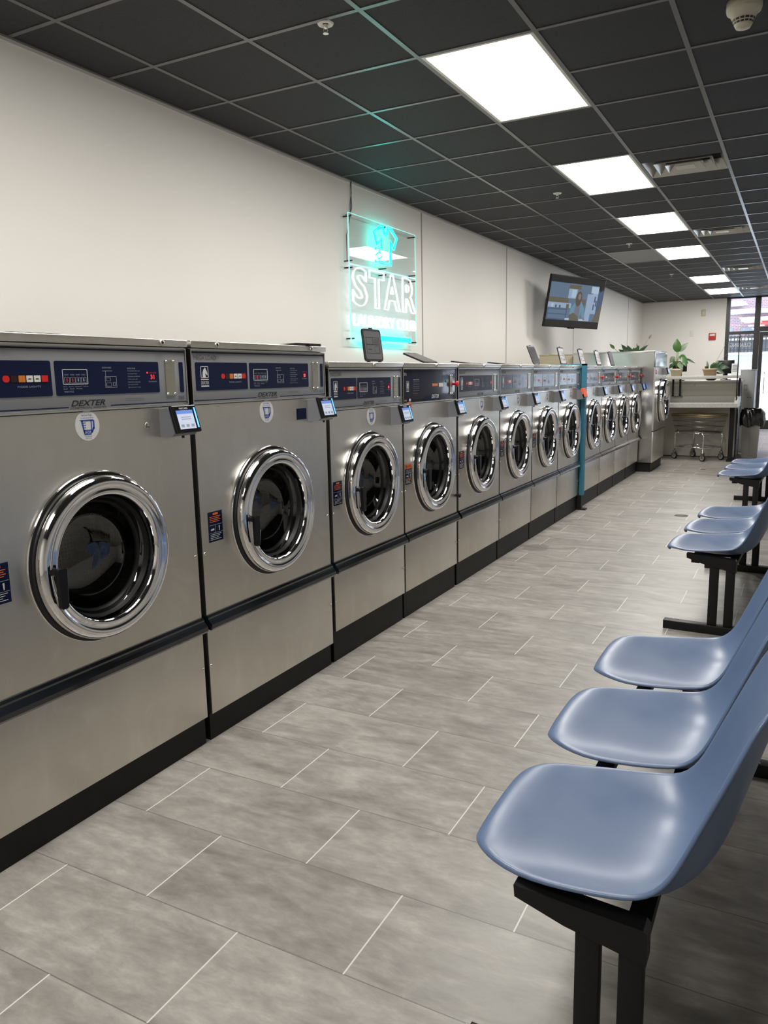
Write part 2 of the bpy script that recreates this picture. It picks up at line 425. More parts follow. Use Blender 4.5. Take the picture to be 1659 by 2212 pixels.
for i in range(len(cols) - 1):
    for j in range(len(rows) - 1):
        x0, x1, y0, y1 = cols[i], cols[i + 1], rows[j], rows[j + 1]
        if near(x0, CX0 + 2 * CP) and any(near(y0, L) or near(y0, L + RP) for L in LIGHTS): continue
        if near(x0, SAG[0]) and near(y0, SAG[1]): continue
        if near(x0, CX0 + CP) and (near(y0, RY0 + RP * 12) or near(y0, RY0 + RP * 13)): continue
        if near(x0, CX0 + 3 * CP):
            hit = [v for v in VENTS if v < y1 and v + .54 > y0]
            if hit:
                slab(x0, x1, y0, min(y1, hit[0])); slab(x0, x1, max(y0, hit[0] + .54), y1); continue
        slab(x0, x1, y0, y1)
m.use(CEIL).box(XW - .1, XR + .1, YB - .1, YF + .15, ZC + .10, ZC + .16)
struct('ceiling', m)
m = MB().use(TBAR)
for c in cols[1:-1]: m.box(c - .012, c + .012, YB, YF, ZC - .004, ZC + .012)
for r in rows[1:-1]:
    for i in range(len(cols) - 1):
        if near(cols[i], CX0 + 2 * CP) and any(near(r, L + RP) for L in LIGHTS): continue
        if near(cols[i], CX0 + CP) and near(r, RY0 + RP * 13): continue
        if near(cols[i], CX0 + 3 * CP) and any(v - .05 < r < v + .6 for v in VENTS): continue
        m.box(cols[i] + .012, cols[i + 1] - .012, r - .012, r + .012, ZC - .0038, ZC + .012)
struct('trim_2', m)
m = MB().use(TRIMW)
m.box(XW, XW + .006, YB, YF, ZC - .022, ZC - .002); m.box(XW, .35, YF - .006, YF, ZC - .022, ZC - .002); struct('trim_3', m)
m = MB().use(TBAR); m.box(XW, XW + .024, YB, YF, ZC - .006, ZC - .0005); struct('trim_4', m)
# sagging tile
m = MB().use(CEIL); a, b = SAG
m.box(0, CP - .03, 0, RP - .03, 0, .014)
o = part('ceiling_tile', m, None, (a + .015, b + .015, ZC - .012)); o.rotation_euler = (math.radians(1.1), 0, 0)
tag(o, 'dark ceiling tile hanging slightly loose from its grid above the television', 'ceiling tile')
# pale lay-in panel
m = MB().use(mat('pale_lay_in_panel', (.23, .225, .21), .6)); m.box(CX0 + CP + .012, CX0 + 2 * CP - .012, RY0 + RP * 12 + .012, RY0 + RP * 14 - .012, ZC, ZC + .012)
o = part('ceiling_panel', m); tag(o, 'pale grey double-length ceiling panel beside a lit ceiling light', 'ceiling panel')

# ---- ceiling lights
LN = ['out', 'out', 'nearest and largest lit ceiling panel in view', 'second lit ceiling panel from the camera, left of the nearest air vent', 'third lit ceiling panel from the camera', 'fourth lit ceiling panel, right of the pale grey ceiling panel', 'fifth lit ceiling panel from the camera', 'farthest lit ceiling panel, closest to the shop window']
LN[0] = 'lit ceiling panel behind the camera position'; LN[1] = 'lit ceiling panel directly overhead of the first washer'
for L, lab in zip(LIGHTS, LN):
    x0, x1 = CX0 + 2 * CP + .012, CX0 + 3 * CP - .012; y0, y1 = L + .012, L + 2 * RP - .012
    t = thing('ceiling_light', ((x0 + x1) / 2, (y0 + y1) / 2, ZC), lab, 'ceiling light', 'flat light panels in the dark ceiling')
    w, d = (x1 - x0) / 2, (y1 - y0) / 2
    f = MB().use(WHITEP)
    for q in ((-w, w, -d, -d + .018), (-w, w, d - .018, d), (-w, -w + .018, -d + .018, d - .018), (w - .018, w, -d + .018, d - .018)): f.box(*q, -.004, .02)
    f.box(-w, w, -d, d, .02, .05)
    part('frame', f, t)
    g = MB().use(LIGHTP); g.poly([(-w + .018, -d + .018, -.001), (-w + .018, d - .018, -.001), (w - .018, d - .018, -.001), (w - .018, -d + .018, -.001)]); part('diffuser', g, t, recalc=False)
# ---- air vents
VN = ['nearest stepped metal air vent in the ceiling', 'second stepped metal air vent from the camera', 'third stepped metal air vent from the camera', 'farthest stepped metal air vent, beside the last lit panel']
for v, lab in zip(VENTS, VN):
    x0, x1, y0, y1 = CX0 + 3 * CP + .014, CX0 + 4 * CP - .014, v + .004, v + .536
    t = thing('air_vent', ((x0 + x1) / 2, (y0 + y1) / 2, ZC), lab, 'air vent', 'air vents in the dark ceiling')
    w, d = (x1 - x0) / 2, (y1 - y0) / 2
    b = MB().use(GAP); b.box(-w, w, -d, d, .085, .095); part('backing', b, t)
    for k, (s, z0, z1) in enumerate(((1.0, .0, .075), (.74, -.004, .06), (.48, -.008, .045))):
        f = MB().use(VENTM); a = .17
        W0, D0, W1, D1 = w * s, d * s, w * (s - a), d * (s - a)
        o4 = [(-W0, -D0), (W0, -D0), (W0, D0), (-W0, D0)]; i4 = [(-W1, -D1), (W1, -D1), (W1, D1), (-W1, D1)]
        for q in range(4):
            p, n = q, (q + 1) % 4
            f.poly([(*o4[p], z0), (*o4[n], z0), (*i4[n], z1), (*i4[p], z1)]); f.poly([(*o4[p], z0), (*o4[n], z0), (o4[n][0], o4[n][1], z0 + .006), (o4[p][0], o4[p][1], z0 + .006)])
            f.poly([(*o4[p], z0 + .004), (*o4[n], z0 + .004), (*i4[n], z1 + .004), (*i4[p], z1 + .004)])
        part('louver', f, t)
    f = MB().use(VENTM); f.box(-w * .24, w * .24, -d * .24, d * .24, -.008, -.004); part('centre_plate', f, t)
# ---- sprinklers
for (x, y), lab in zip(((-.124, 3.296), (-.134, 7.214), (-.11, 10.45), (-.10, 14.07)), ('nearest fire sprinkler head in the ceiling with pale ring', 'fire sprinkler head hanging left of the second lit panel', 'small far fire sprinkler head near the pale ceiling panel', 'farthest fire sprinkler head in the ceiling')):
    t = thing('sprinkler_head', (x, y, ZC), lab, 'sprinkler', 'sprinkler heads in the ceiling')
    m = MB().use(WHITEP); m.lathe([(-.001, .014), (-.010, .026), (-.008, .034), (-.001, .038)], axis='Z', seg=32); part('escutcheon', m, t)
    m = MB().use(BOLT); m.cyl((0, 0, 0), (0, 0, -.022), .010, .009); m.tube([(-.008, 0, -.02), (-.012, 0, -.032), (-.004, 0, -.042)], .002); m.tube([(.008, 0, -.02), (.012, 0, -.032), (.004, 0, -.042)], .002); m.cyl((0, 0, -.042), (0, 0, -.045), .013); part('nozzle', m, t)
# ---- smoke detector
t = thing('smoke_detector', (1.575, 4.06, ZC), 'ivory smoke detector on the dark ceiling in the top right corner', 'smoke detector')
m = MB().use(IVORY); m.lathe([(0, .0), (0, .073), (-.030, .074), (-.034, .071)], axis='Z', seg=48); part('base', m, t)
m = MB().use(IVORY); m.lathe([(-.034, .073), (-.044, .070), (-.050, .058), (-.098, .036)], axis='Z', seg=48); m.lathe([(-.098, .036), (-.108, .030), (-.112, .0)], axis='Z', seg=48)
m.use(INK)
for k in range(14):
    for (h0, h1) in ((-.074, -.082), (-.086, -.093)):
        a0 = 2 * PI * k / 14; a1 = a0 + .36
        rr = lambda h: .058 + (.036 - .058) * ((h + .05) / -.048) + .0008
        P = []
        for a, h in ((a0, h0), (a0 + .18, h0), (a1, h0), (a1, h1), (a0 + .18, h1), (a0, h1)): P.append((rr(h) * math.cos(a), rr(h) * math.sin(a), h))
        m.poly([P[0], P[1], P[4], P[5]]); m.poly([P[1], P[2], P[3], P[4]])
part('sensor_housing', m, t)

# ================================================================== FRONT WINDOWS / DOOR
GY = YF + .08
def frame_box(mb, x0, x1, z0, z1): mb.box(x0, x1, YF, YF + .16, z0, z1)
w1 = MB().use(FRAMEB)
frame_box(w1, .35, .43, 0, ZC + .1); frame_box(w1, .935, 1.015, 0, ZC + .1); frame_box(w1, .43, .935, ZC - .03, ZC + .1); frame_box(w1, .43, .935, 2.13, 2.20); frame_box(w1, .43, .935, 0, .10)
W1 = struct('window_1', w1)
g = MB().use(WINGLASS); g.box(.43, .935, GY, GY + .006, .10, 2.13); g.box(.43, .935, GY, GY + .006, 2.20, ZC - .03); part('glass_pane', g, W1)
d1 = MB().use(FRAMEB)
frame_box(d1, 1.015, 1.05, 0, ZC + .1); frame_box(d1, 1.05, 2.06, ZC - .03, ZC + .1); frame_box(d1, 1.05, 2.06, 2.18, 2.28); frame_box(d1, 2.06, 2.14, 0, ZC + .1)
D1 = struct('door_1', d1)
g = MB().use(FRAMEB); g.box(1.055, 1.13, YF + .03, YF + .09, .01, 2.17); g.box(1.98, 2.055, YF + .03, YF + .09, .01, 2.17); g.box(1.13, 1.98, YF + .03, YF + .09, 2.08, 2.17); g.box(1.13, 1.98, YF + .03, YF + .09, .01, .22); part('door_frame', g, D1)
g = MB().use(WINGLASS); g.box(1.13, 1.98, GY - .03, GY - .024, .22, 2.08); g.box(1.05, 2.06, GY, GY + .006, 2.28, ZC - .03); part('glass_pane', g, D1)
g = MB().use(BOLT); g.tube([(1.2, YF + .03, .8), (1.2, YF - .03, .82), (1.2, YF - .03, 1.28), (1.2, YF + .03, 1.3)], .012); part('door_handle', g, D1)
w2 = MB().use(FRAMEB)
for x in (2.9, 3.75, 4.62): frame_box(w2, x, x + .08, 0, ZC + .1)
for a, b in ((2.14, 2.9), (2.98, 3.75), (3.83, 4.62)): frame_box(w2, a, b, ZC - .03, ZC + .1); frame_box(w2, a, b, 2.13, 2.2); frame_box(w2, a, b, 0, .1)
W2 = struct('window_2', w2)
g = MB().use(WINGLASS)
for a, b in ((2.14, 2.9), (2.98, 3.75), (3.83, 4.62)): g.box(a, b, GY, GY + .006, .1, 2.13); g.box(a, b, GY, GY + .006, 2.2, ZC - .03)
part('glass_pane', g, W2)
def wtext(txt, x1, z0, w, h, name='window_lettering'):
    me = textmesh(txt, 1.0); mb = MB().use(WHITE)
    M = Matrix(((-1, 0, 0, x1), (0, 0, 1, GY - .003), (0, 1, 0, 0), (0, 0, 0, 1)))
    mb.addmesh(me, M @ fit(me, w, h, 0, z0)); part(name, mb, W1)
wtext('CLEANING', .89, 1.86, .43, .085); wtext('DRY', .80, 1.99, .16, .085); wtext('IN', .86, 2.09, .10, .075); wtext('IN BY', .88, 2.225, .33, .07)

# street outside
m = MB().use(SNOW); m.box(-40, 40, YF + .3, 37.6, -.3, -.03); m.prism([(28.0, -.03), (37.9, 1.62), (37.9, -.03)], 'X', -40, 40)
o = part('snowy_ground', m); o['kind'] = 'structure'
m = MB().use(CONC); m.box(-40, 40, 37.9, 38.4, -.1, 2.0)
m.use(SNOW).box(-40, 40, 37.85, 38.45, 2.0, 2.1); o = part('retaining_wall', m); tag(o, 'grey snow-capped retaining wall outside across the street', 'wall')
m = MB().use(FRAMEB)
for i in range(150): m.box(-11 + i * .14, -10.95 + i * .14, 38.2, 38.24, 2.103, 2.85)
m.box(-11, 10, 38.19, 38.25, 2.72, 2.76); m.box(-11, 10, 38.19, 38.25, 2.2, 2.24)
o = part('picket_fence', m); tag(o, 'dark upright picket fence on top of the retaining wall outside', 'fence')
bt = thing('brick_building', (0, 46, 0), 'pinkish brick building with white bands across the street', 'building')
m = MB().use(BRICK); m.box(-30, 25, 0, 6, -.2, 14); part('wall', m, bt)
m = MB().use(mat('dark_storefront', (.07, .075, .09), .6)); m.box(-30, 25, -.03, 0, 1.2, 3.12); part('storefront', m, bt)
for z0, z1, x0, x1 in ((4.66, 4.92, -22, -.95), (4.26, 4.46, -1.65, 20), (3.84, 4.04, -1.0, 20), (2.9, 3.0, -30, 20)):
    m = MB().use(SNOW); m.box(x0, x1, -.5, 0, z0, z1); part('awning_band', m, bt)
m = MB().use(mat('awning_red', (.6, .06, .06), .7)); m.prism([(-.9, 3.62), (0, 4.0), (0, 3.62)], 'X', -.35, 4); part('red_awning', m, bt)
for i in range(26):
    m = MB().use(mat('shop_glass_%d' % i, (.22, .28, .36), .2) if i == 0 else MATS['shop_glass_0']); m.box(-29 + i * 2.0, -27.4 + i * 2.0, -.04, 0, 3.2, 3.55); part('window', m, bt)
# ---- wall devices on the front wall
t = thing('thermostat_box', (-.125, YF, 2.643), 'small beige control box high on the far wall', 'wall box'); m = MB().use(IVORY); m.box(-.045, .045, -.03, 0, -.07, .07, .006); part('case', m, t); m = MB().use(WHITEP); m.cyl((0, -.03, 0), (0, -.036, 0), .018); part('dial', m, t)
t = thing('switch_plate', (-.355, YF, 2.195), 'white switch plate, barely visible on the far white wall', 'switch'); m = MB().use(WHITEP); m.box(-.045, .045, -.008, 0, -.07, .07, .003); part('plate', m, t); m = MB().use(WHITEP); m.box(-.01, .01, -.016, -.008, -.02, .02); part('toggle', m, t)
t = thing('fire_alarm', (.085, YF, 2.115), 'red fire alarm horn with white strobe on the far wall', 'fire alarm'); m = MB().use(ALARM); m.box(-.075, .075, -.04, 0, -.08, .07, .008); part('case', m, t); m = MB().use(WHITEP); m.box(-.055, .055, -.05, -.04, .005, .045, .004); part('strobe', m, t)

# ================================================================== WASHERS
def front_plate(w, cy, cz, R, z0, z1, x0=.0, x1=.02, e=.006):
    """stainless front sheet with a round opening"""
    mb = MB().use(STEEL); seg = 72
    ys, ye = e, w - e
    def edge(a):
        c, s = math.cos(a), math.sin(a); k = 1e9
        if c > 1e-9: k = min(k, (ye - cy) / c)
        if c < -1e-9: k = min(k, (ys - cy) / c)
        if s > 1e-9: k = min(k, (z1 - cz) / s)
        if s < -1e-9: k = min(k, (z0 - cz) / s)
        return (cy + c * k, cz + s * k)
    angs = [2 * PI * i / seg for i in range(seg)]
    for (yy, zz) in ((ys, z0), (ye, z0), (ye, z1), (ys, z1)): angs.append(math.atan2(zz - cz, yy - cy) % (2 * PI))
    angs = sorted(set(round(a, 6) for a in angs)); n = len(angs)
    inn = [mb.bm.verts.new((x1, cy + R * math.cos(a), cz + R * math.sin(a))) for a in angs]
    out = [mb.bm.verts.new((x1, *edge(a))) for a in angs]
    ob = [mb.bm.verts.new((x0, *edge(a))) for a in angs]; ib = [mb.bm.verts.new((x0, cy + R * math.cos(a), cz + R * math.sin(a))) for a in angs]
    for i in range(n):
        j = (i + 1) % n
        mb._f([inn[i], inn[j], out[j], out[i]]); mb._f([out[i], out[j], ob[j], ob[i]]); mb._f([ib[i], inn[i], inn[j], ib[j]])
    return mb
def door_parts(root, cy, cz, s=1., x=.02, handle=True, deep=1.):
    def mk(key, fn): return cached((key, s, deep), fn)
    loc = (x, cy, cz)
    def ring():
        mb = MB().use(CHROME); d = deep
        mb.lathe([(0, .2645), (.005 * d, .2645), (.006 * d, .2615), (.003, .2612)], seg=96)
        mb.lathe([(.014 * d, .250), (.020 * d, .2525), (.034 * d, .2520), (.044 * d, .247), (.050 * d, .238), (.052 * d, .229), (.049 * d, .222), (.044 * d, .216), (.044 * d, .212), (.048 * d, .206), (.048 * d, .200), (.042 * d, .193), (.030 * d, .1885), (.016 * d, .1865), (.012, .186)], seg=96)
        for v in mb.bm.verts: v.co.y *= s; v.co.z *= s
        return mb.mesh('door_ring', False)
    R = link('door_ring', mk('ring', ring), root, loc)
    def gask():
        mb = MB().use(RUBBER)
        mb.lathe([(.0, .262), (.0, .2), ], seg=64); mb.lathe([(.003, .2615), (.003, .2500), (.015 * deep, .2498)], seg=96); mb.lathe([(.014, .1875), (.004, .184), (-.012, .177), (-.02, .168), (-.03, .166)], seg=64); mb.lathe([(-.03, .2), (.0, .2)], seg=64)
        for v in mb.bm.verts: v.co.y *= s; v.co.z *= s
        return mb.mesh('gasket', False)
    link('gasket', mk('gask', gask), root, loc)
    def gl():
        mb = MB().use(DOORGLASS); mb.lathe([(-.004, .180), (-.02, .170), (-.055, .160), (-.085, .142), (-.102, .112), (-.110, .07), (-.112, 0)], seg=64)
        for v in mb.bm.verts: v.co.y *= s; v.co.z *= s
        return mb.mesh('door_glass', False)
    link('door_glass', mk('glass', gl), root, loc)
    def dr():
        mb = MB().use(DRUM); mb.lathe([(-.09, .20), (-.09, .262), (-.42, .262), (-.42, 0)], seg=64)
        mb.use(GAP).lathe([(-.03, .2), (-.09, .2)], seg=64)
        mb.use(DRUM)
        for k in range(3):
            a = .5 + k * 2 * PI / 3; c, q = math.cos(a), math.sin(a); p = []
            for (r, wd) in ((.262, .035), (.20, .008)): p.append((r * c - wd * q, r * q + wd * c)); p.append((r * c + wd * q, r * q - wd * c))
            mb.prism([p[0], p[2], p[3], p[1]], 'X', -.40, -.10)
        for v in mb.bm.verts: v.co.y *= s; v.co.z *= s
        return mb.mesh('drum', False)
    link('drum', mk('drum', dr), root, loc)
    if handle:
        def hd():
            mb = MB().use(PLASTIC); k = .012 * deep
            mb.cyl((.036 * deep, -.216 * s, .004), (.078 * deep, -.216 * s, .004), .0115, seg=20)
            mb.prism([(-.230 * s, .018), (-.202 * s, .018), (-.199 * s, .012), (-.203 * s, -.094), (-.208 * s, -.100), (-.224 * s, -.100), (-.228 * s, -.094), (-.232 * s, .012)], 'X', .072 * deep, .072 * deep + .016)
            return mb.mesh('handle')
        h = link('handle', mk('handle', hd), R, (0, 0, 0))
        bev = h.modifiers.new('soft', 'BEVEL'); bev.width = .002; bev.segments = 2
    return R

def card_reader(root, y, z, x=.02, scr='white', tape=False):
    def hous():
        mb = MB().use(GREY_HOUS); mb.prism([(0, .0), (0, .092), (.038, .096), (.062, .012), (.052, .002)], 'Y', 0, .112); return mb.mesh('card_reader')
    H = link('card_reader', cached('cr', hous), root, (x, y, z))
    # tilted face plane from (.038,.096) to (.062,.012)
    dirv = Vector((.024, 0, -.084)).normalized(); nrm = Vector((.084, 0, .024)).normalized()
    def P(u, v, w): return Vector((.038, 0, .096)) + dirv * v + Vector((0, 1, 0)) * u + nrm * w   # u along y, v down, w out
    def slabf(mb, u0, u1, v0, v1, w0, w1):
        vs = [mb.bm.verts.new(P(u, v, w)) for u in (u0, u1) for v in (v0, v1) for w in (w0, w1)]
        for a in ((0, 1, 3, 2), (4, 6, 7, 5), (0, 4, 5, 1), (2, 3, 7, 6), (0, 2, 6, 4), (1, 5, 7, 3)): mb._f([vs[i] for i in a])
    def bez():
        mb = MB().use(PLASTIC); slabf(mb, .004, .122, -.004, .090, .0, .014); me = mb.mesh('bezel'); return me
    b = link('bezel', cached('bez', bez), H); bv = b.modifiers.new('soft', 'BEVEL'); bv.width = .004; bv.segments = 2
    if tape:
        mb = MB().use(ORTAPE); slabf(mb, .002, .124, -.008, .080, .0142, .017); slabf(mb, .0, .004, -.008, .05, 0, .017); part('orange_tape', mb, H, label='crumpled orange tape over the screen')
        return H
    def sc():
        mb = MB().use(SCREEN if scr == 'white' else SCREENB); slabf(mb, .020, .098, .014, .078, .0142, .0146); mb.use(SCREENB); slabf(mb, .020, .098, .014, .026, .0147, .0150)
        mb.use(GREYPR)
        for u in (.028, .052, .076): slabf(mb, u, u + .014, .062, .071, .0148, .0152)
        for v in (.036, .043): slabf(mb, .036, .082, v, v + .002, .0148, .0152)
        return mb.mesh('screen')
    link('screen', cached(('scr', scr), sc), H)
    def led():
        mb = MB().use(BLUELED); slabf(mb, .107, .112, .006, .076, .0142, .016); return mb.mesh('light_bar')
    link('light_bar', cached('led', led), H)
    def lt():
        mb = MB().use(WHITE); me = textmesh('FASCARD', 1.0)
        F = fit(me, .040, .006, .038, -.0105)
        A = Matrix(((0, -dirv.x, nrm.x, .038 + nrm.x * .0147), (1, 0, 0, 0), (0, -dirv.z, nrm.z, .096 + nrm.z * .0147), (0, 0, 0, 1)))
        mb.addmesh(me, A @ F); return mb.mesh('lettering', False)
    link('lettering', cached('crt', lt), H)
    def knob():
        mb = MB().use(INK); mb.cyl((.035, .07, .0), (.035, .07, -.008), .005, seg=10); return mb.mesh('lock')
    link('lock', cached('crk', knob), H)
    return H

def horse(mb, x, y0, z0, w, h, col=WHITE):
    mb.use(col)
    frame_on(mb, x, y0, y0 + w, z0 + h * .42, z0 + h, w * .06)
    pts = [(.2, 0), (.72, 0), (.62, .3), (.66, .42), (.78, .28), (.9, .2), (.96, .32), (.84, .62), (.70, .86), (.62, 1.), (.56, .9), (.38, .82), (.22, .5)]
    mb.poly([(x + .0008, y0 + w * (.05 + .85 * p), z0 + h * (.45 + .50 * q)) for p, q in pts])
    mb.box(x, x + .0006, y0, y0 + w, z0 + h * .33, z0 + h * .38); mb.box(x, x + .0006, y0, y0 + w, z0, z0 + h * .06)
    text_on(mb, col, 'DEXTER', y0, z0 + h * .12, w, h * .16, x + .0004)

def sticker(root, y, z):
    def f():
        mb = MB().use(WHITE); n = 40; r = .0445
        mb.prism([(r * math.cos(2 * PI * i / n), r * math.sin(2 * PI * i / n)) for i in range(n)], 'X', .0, .0008)
        mb.use(BLUEINK); x = .0011
        def q(a, b, c, d): mb.box(x - .0002, x, a, b, c, d)
        mb.poly([(x, -.030, .018), (x, .022, .018), (x, .022, .0135), (x, -.020, .0135)])
        mb.poly([(x, -.024, .0165), (x, -.017, .0165), (x, -.012, -.020), (x, -.016, -.020)])
        mb.poly([(x, -.017, -.012), (x, .012, -.012), (x, .012, -.027), (x, -.014, -.027)])
        mb.poly([(x, .012, .016), (x, .016, .016), (x, .016, -.022), (x, .012, -.022)])
        mb.poly([(x, .020, .016), (x, .026, .016), (x, .026, -.010), (x, .020, -.010)])
        mb.poly([(x, .020, -.004), (x, .026, -.008), (x, .016, -.022), (x, .012, -.018)])
        for k in range(4): q(-.017, -.006, .008 - k * .007, .0095 - k * .007)
        text_on(mb, WHITE, '1/4 CUP', -.0115, -.0235, .0215, .008, x + .0004)
        text_on(mb, BLUEINK, 'Use Less Soap...', -.021, .0275, .042, .0075, x)
        text_on(mb, BLUEINK, 'for cleaner clothes with less', -.024, .0222, .048, .0035, x)
        text_on(mb, BLUEINK, 'Too much can', -.013, -.0335, .026, .004, x); text_on(mb, BLUEINK, 'make it wash dirty', -.011, -.0395, .022, .0035, x)
        return mb.mesh('soap_sticker', False)
    return link('soap_sticker', cached('stk', f), root, (.0202, y, z))
def warn_label(root, y, z, kind='std'):
    def f():
        mb = MB().use(DKNAVY if kind != 'std' else NAVY); w, h = .078, .112
        mb.box(0, .0008, 0, w, 0, h); x = .0009
        if kind == 'std':
            mb.use(ORANGE); mb.box(x, x + .0003, .026, .054, h - .0125, h - .005)
            for k in range(4): mb.box(x, x + .0003, .008, .068 - (k % 2) * .006, h - .020 - k * .0062, h - .018 - k * .0062)
        else:
            mb.use(ORANGE); mb.box(x, x + .0004, 0, w, h - .026, h)
            mb.use(INK); mb.box(x + .0004, x + .0006, .012, .022, h - .022, h - .006); text_on(mb, INK, 'WARNING', .03, h - .016, .036, .008, x + .0006)
            mb.use(GREYPR)
            for k in range(4): mb.box(x, x + .0003, .008, .068, h - .034 - k * .005, h - .0325 - k * .005)
            mb.use(ORANGE); mb.box(x, x + .0003, .02, .058, .020, .028)
        mb.use(WHITE)
        mb.box(x, x + .0003, .003, w - .003, .062, .0625); mb.box(x, x + .0003, .003, w - .003, .032, .0325); mb.box(x, x + .0003, .038, .0385, .032, .062)
        mb.poly([(x + .0004, .012, .048), (x + .0004, .030, .050), (x + .0004, .030, .043), (x + .0004, .012, .042)])
        mb.poly([(x + .0004, .055, .056), (x + .0004, .061, .056), (x + .0004, .060, .037), (x + .0004, .057, .037)])
        for k in range(4): mb.box(x, x + .0003, .008, .068 - (k % 3) * .008, .026 - k * .0062, .0275 - k * .0062)
        return mb.mesh('warning_label')
    return link('warning_label', cached(('wl', kind), f), root, (.0202, y, z))

def lid(root, y, z, ang, look='grey', x=-.22, w=.21, l=.19):
    """dispenser lid hinged at its lower edge; ang degrees from lying forward"""
    def f():
        mb = MB().use(BLACKP)
        P = rrect(0, w, .012, l, .02)
        A = [(0.008, p[0], p[1]) for p in P]; B = [(0., p[0], p[1]) for p in P]
        mb.use(mat_lid_edge); mb.prism([(p[0], p[1]) for p in P], 'X', 0., .009)
        mb.use(LIDS[look]); mb.prism(rrect(.012, w - .012, .024, l - .012, .014), 'X', .009, .0095)
        mb.use(INK if look != 'dark' else GREYPR)
        x1 = .0096
        if look != 'dark':
            frame_on(mb, x1, .03, w - .03, .055, l - .045, .0016); frame_on(mb, x1, .03, w * .5, l - .085, l - .045, .0014)
            mb.box(x1, x1 + .0004, .03, w - .03, l - .087, l - .085)
            for k in range(5): mb.box(x1, x1 + .0004, w * .55, w - .036, l - .058 - k * .006, l - .0565 - k * .006)
            mb.box(x1, x1 + .0004, .045, .085, .075, .08)
            n = 20
            for i in range(n):
                a0, a1 = 2 * PI * i / n, 2 * PI * (i + 1) / n; c = (w * .70, .078)
                mb.poly([(x1 + .0003, c[0] + .030 * math.cos(a0), c[1] + .022 * math.sin(a0)), (x1 + .0003, c[0] + .030 * math.cos(a1), c[1] + .022 * math.sin(a1)), (x1 + .0003, c[0] + .0275 * math.cos(a1), c[1] + .0195 * math.sin(a1)), (x1 + .0003, c[0] + .0275 * math.cos(a0), c[1] + .0195 * math.sin(a0))])
        if look == 'label':
            mb.use(REDB)
            for yy in (.05, .10, .15): mb.box(x1, x1 + .0006, yy, yy + .012, .06, .068)
        mb.use(BLACKP); mb.box(.001, .008, w * .42, w * .58, l, l + .008); mb.box(-.002, .010, .03, .05, -.004, .02); mb.box(-.002, .010, w - .05, w - .03, -.004, .02)
        return mb.mesh('dispenser_lid')
    o = link('dispenser_lid', cached(('lid', look, w, l), f), root, (x, y, z))
    o.rotation_euler = (0, math.radians(90 - ang), 0)
    return o
mat_lid_edge = mat('lid_black', (.012, .012, .013), .35)
LIDS = {'grey': mat('lid_grey', (.09, .09, .095), .3, coat=.3), 'label': mat('lid_label', (.55, .55, .56), .3), 'dark': mat('lid_dark', (.03, .03, .032), .15, coat=.6)}

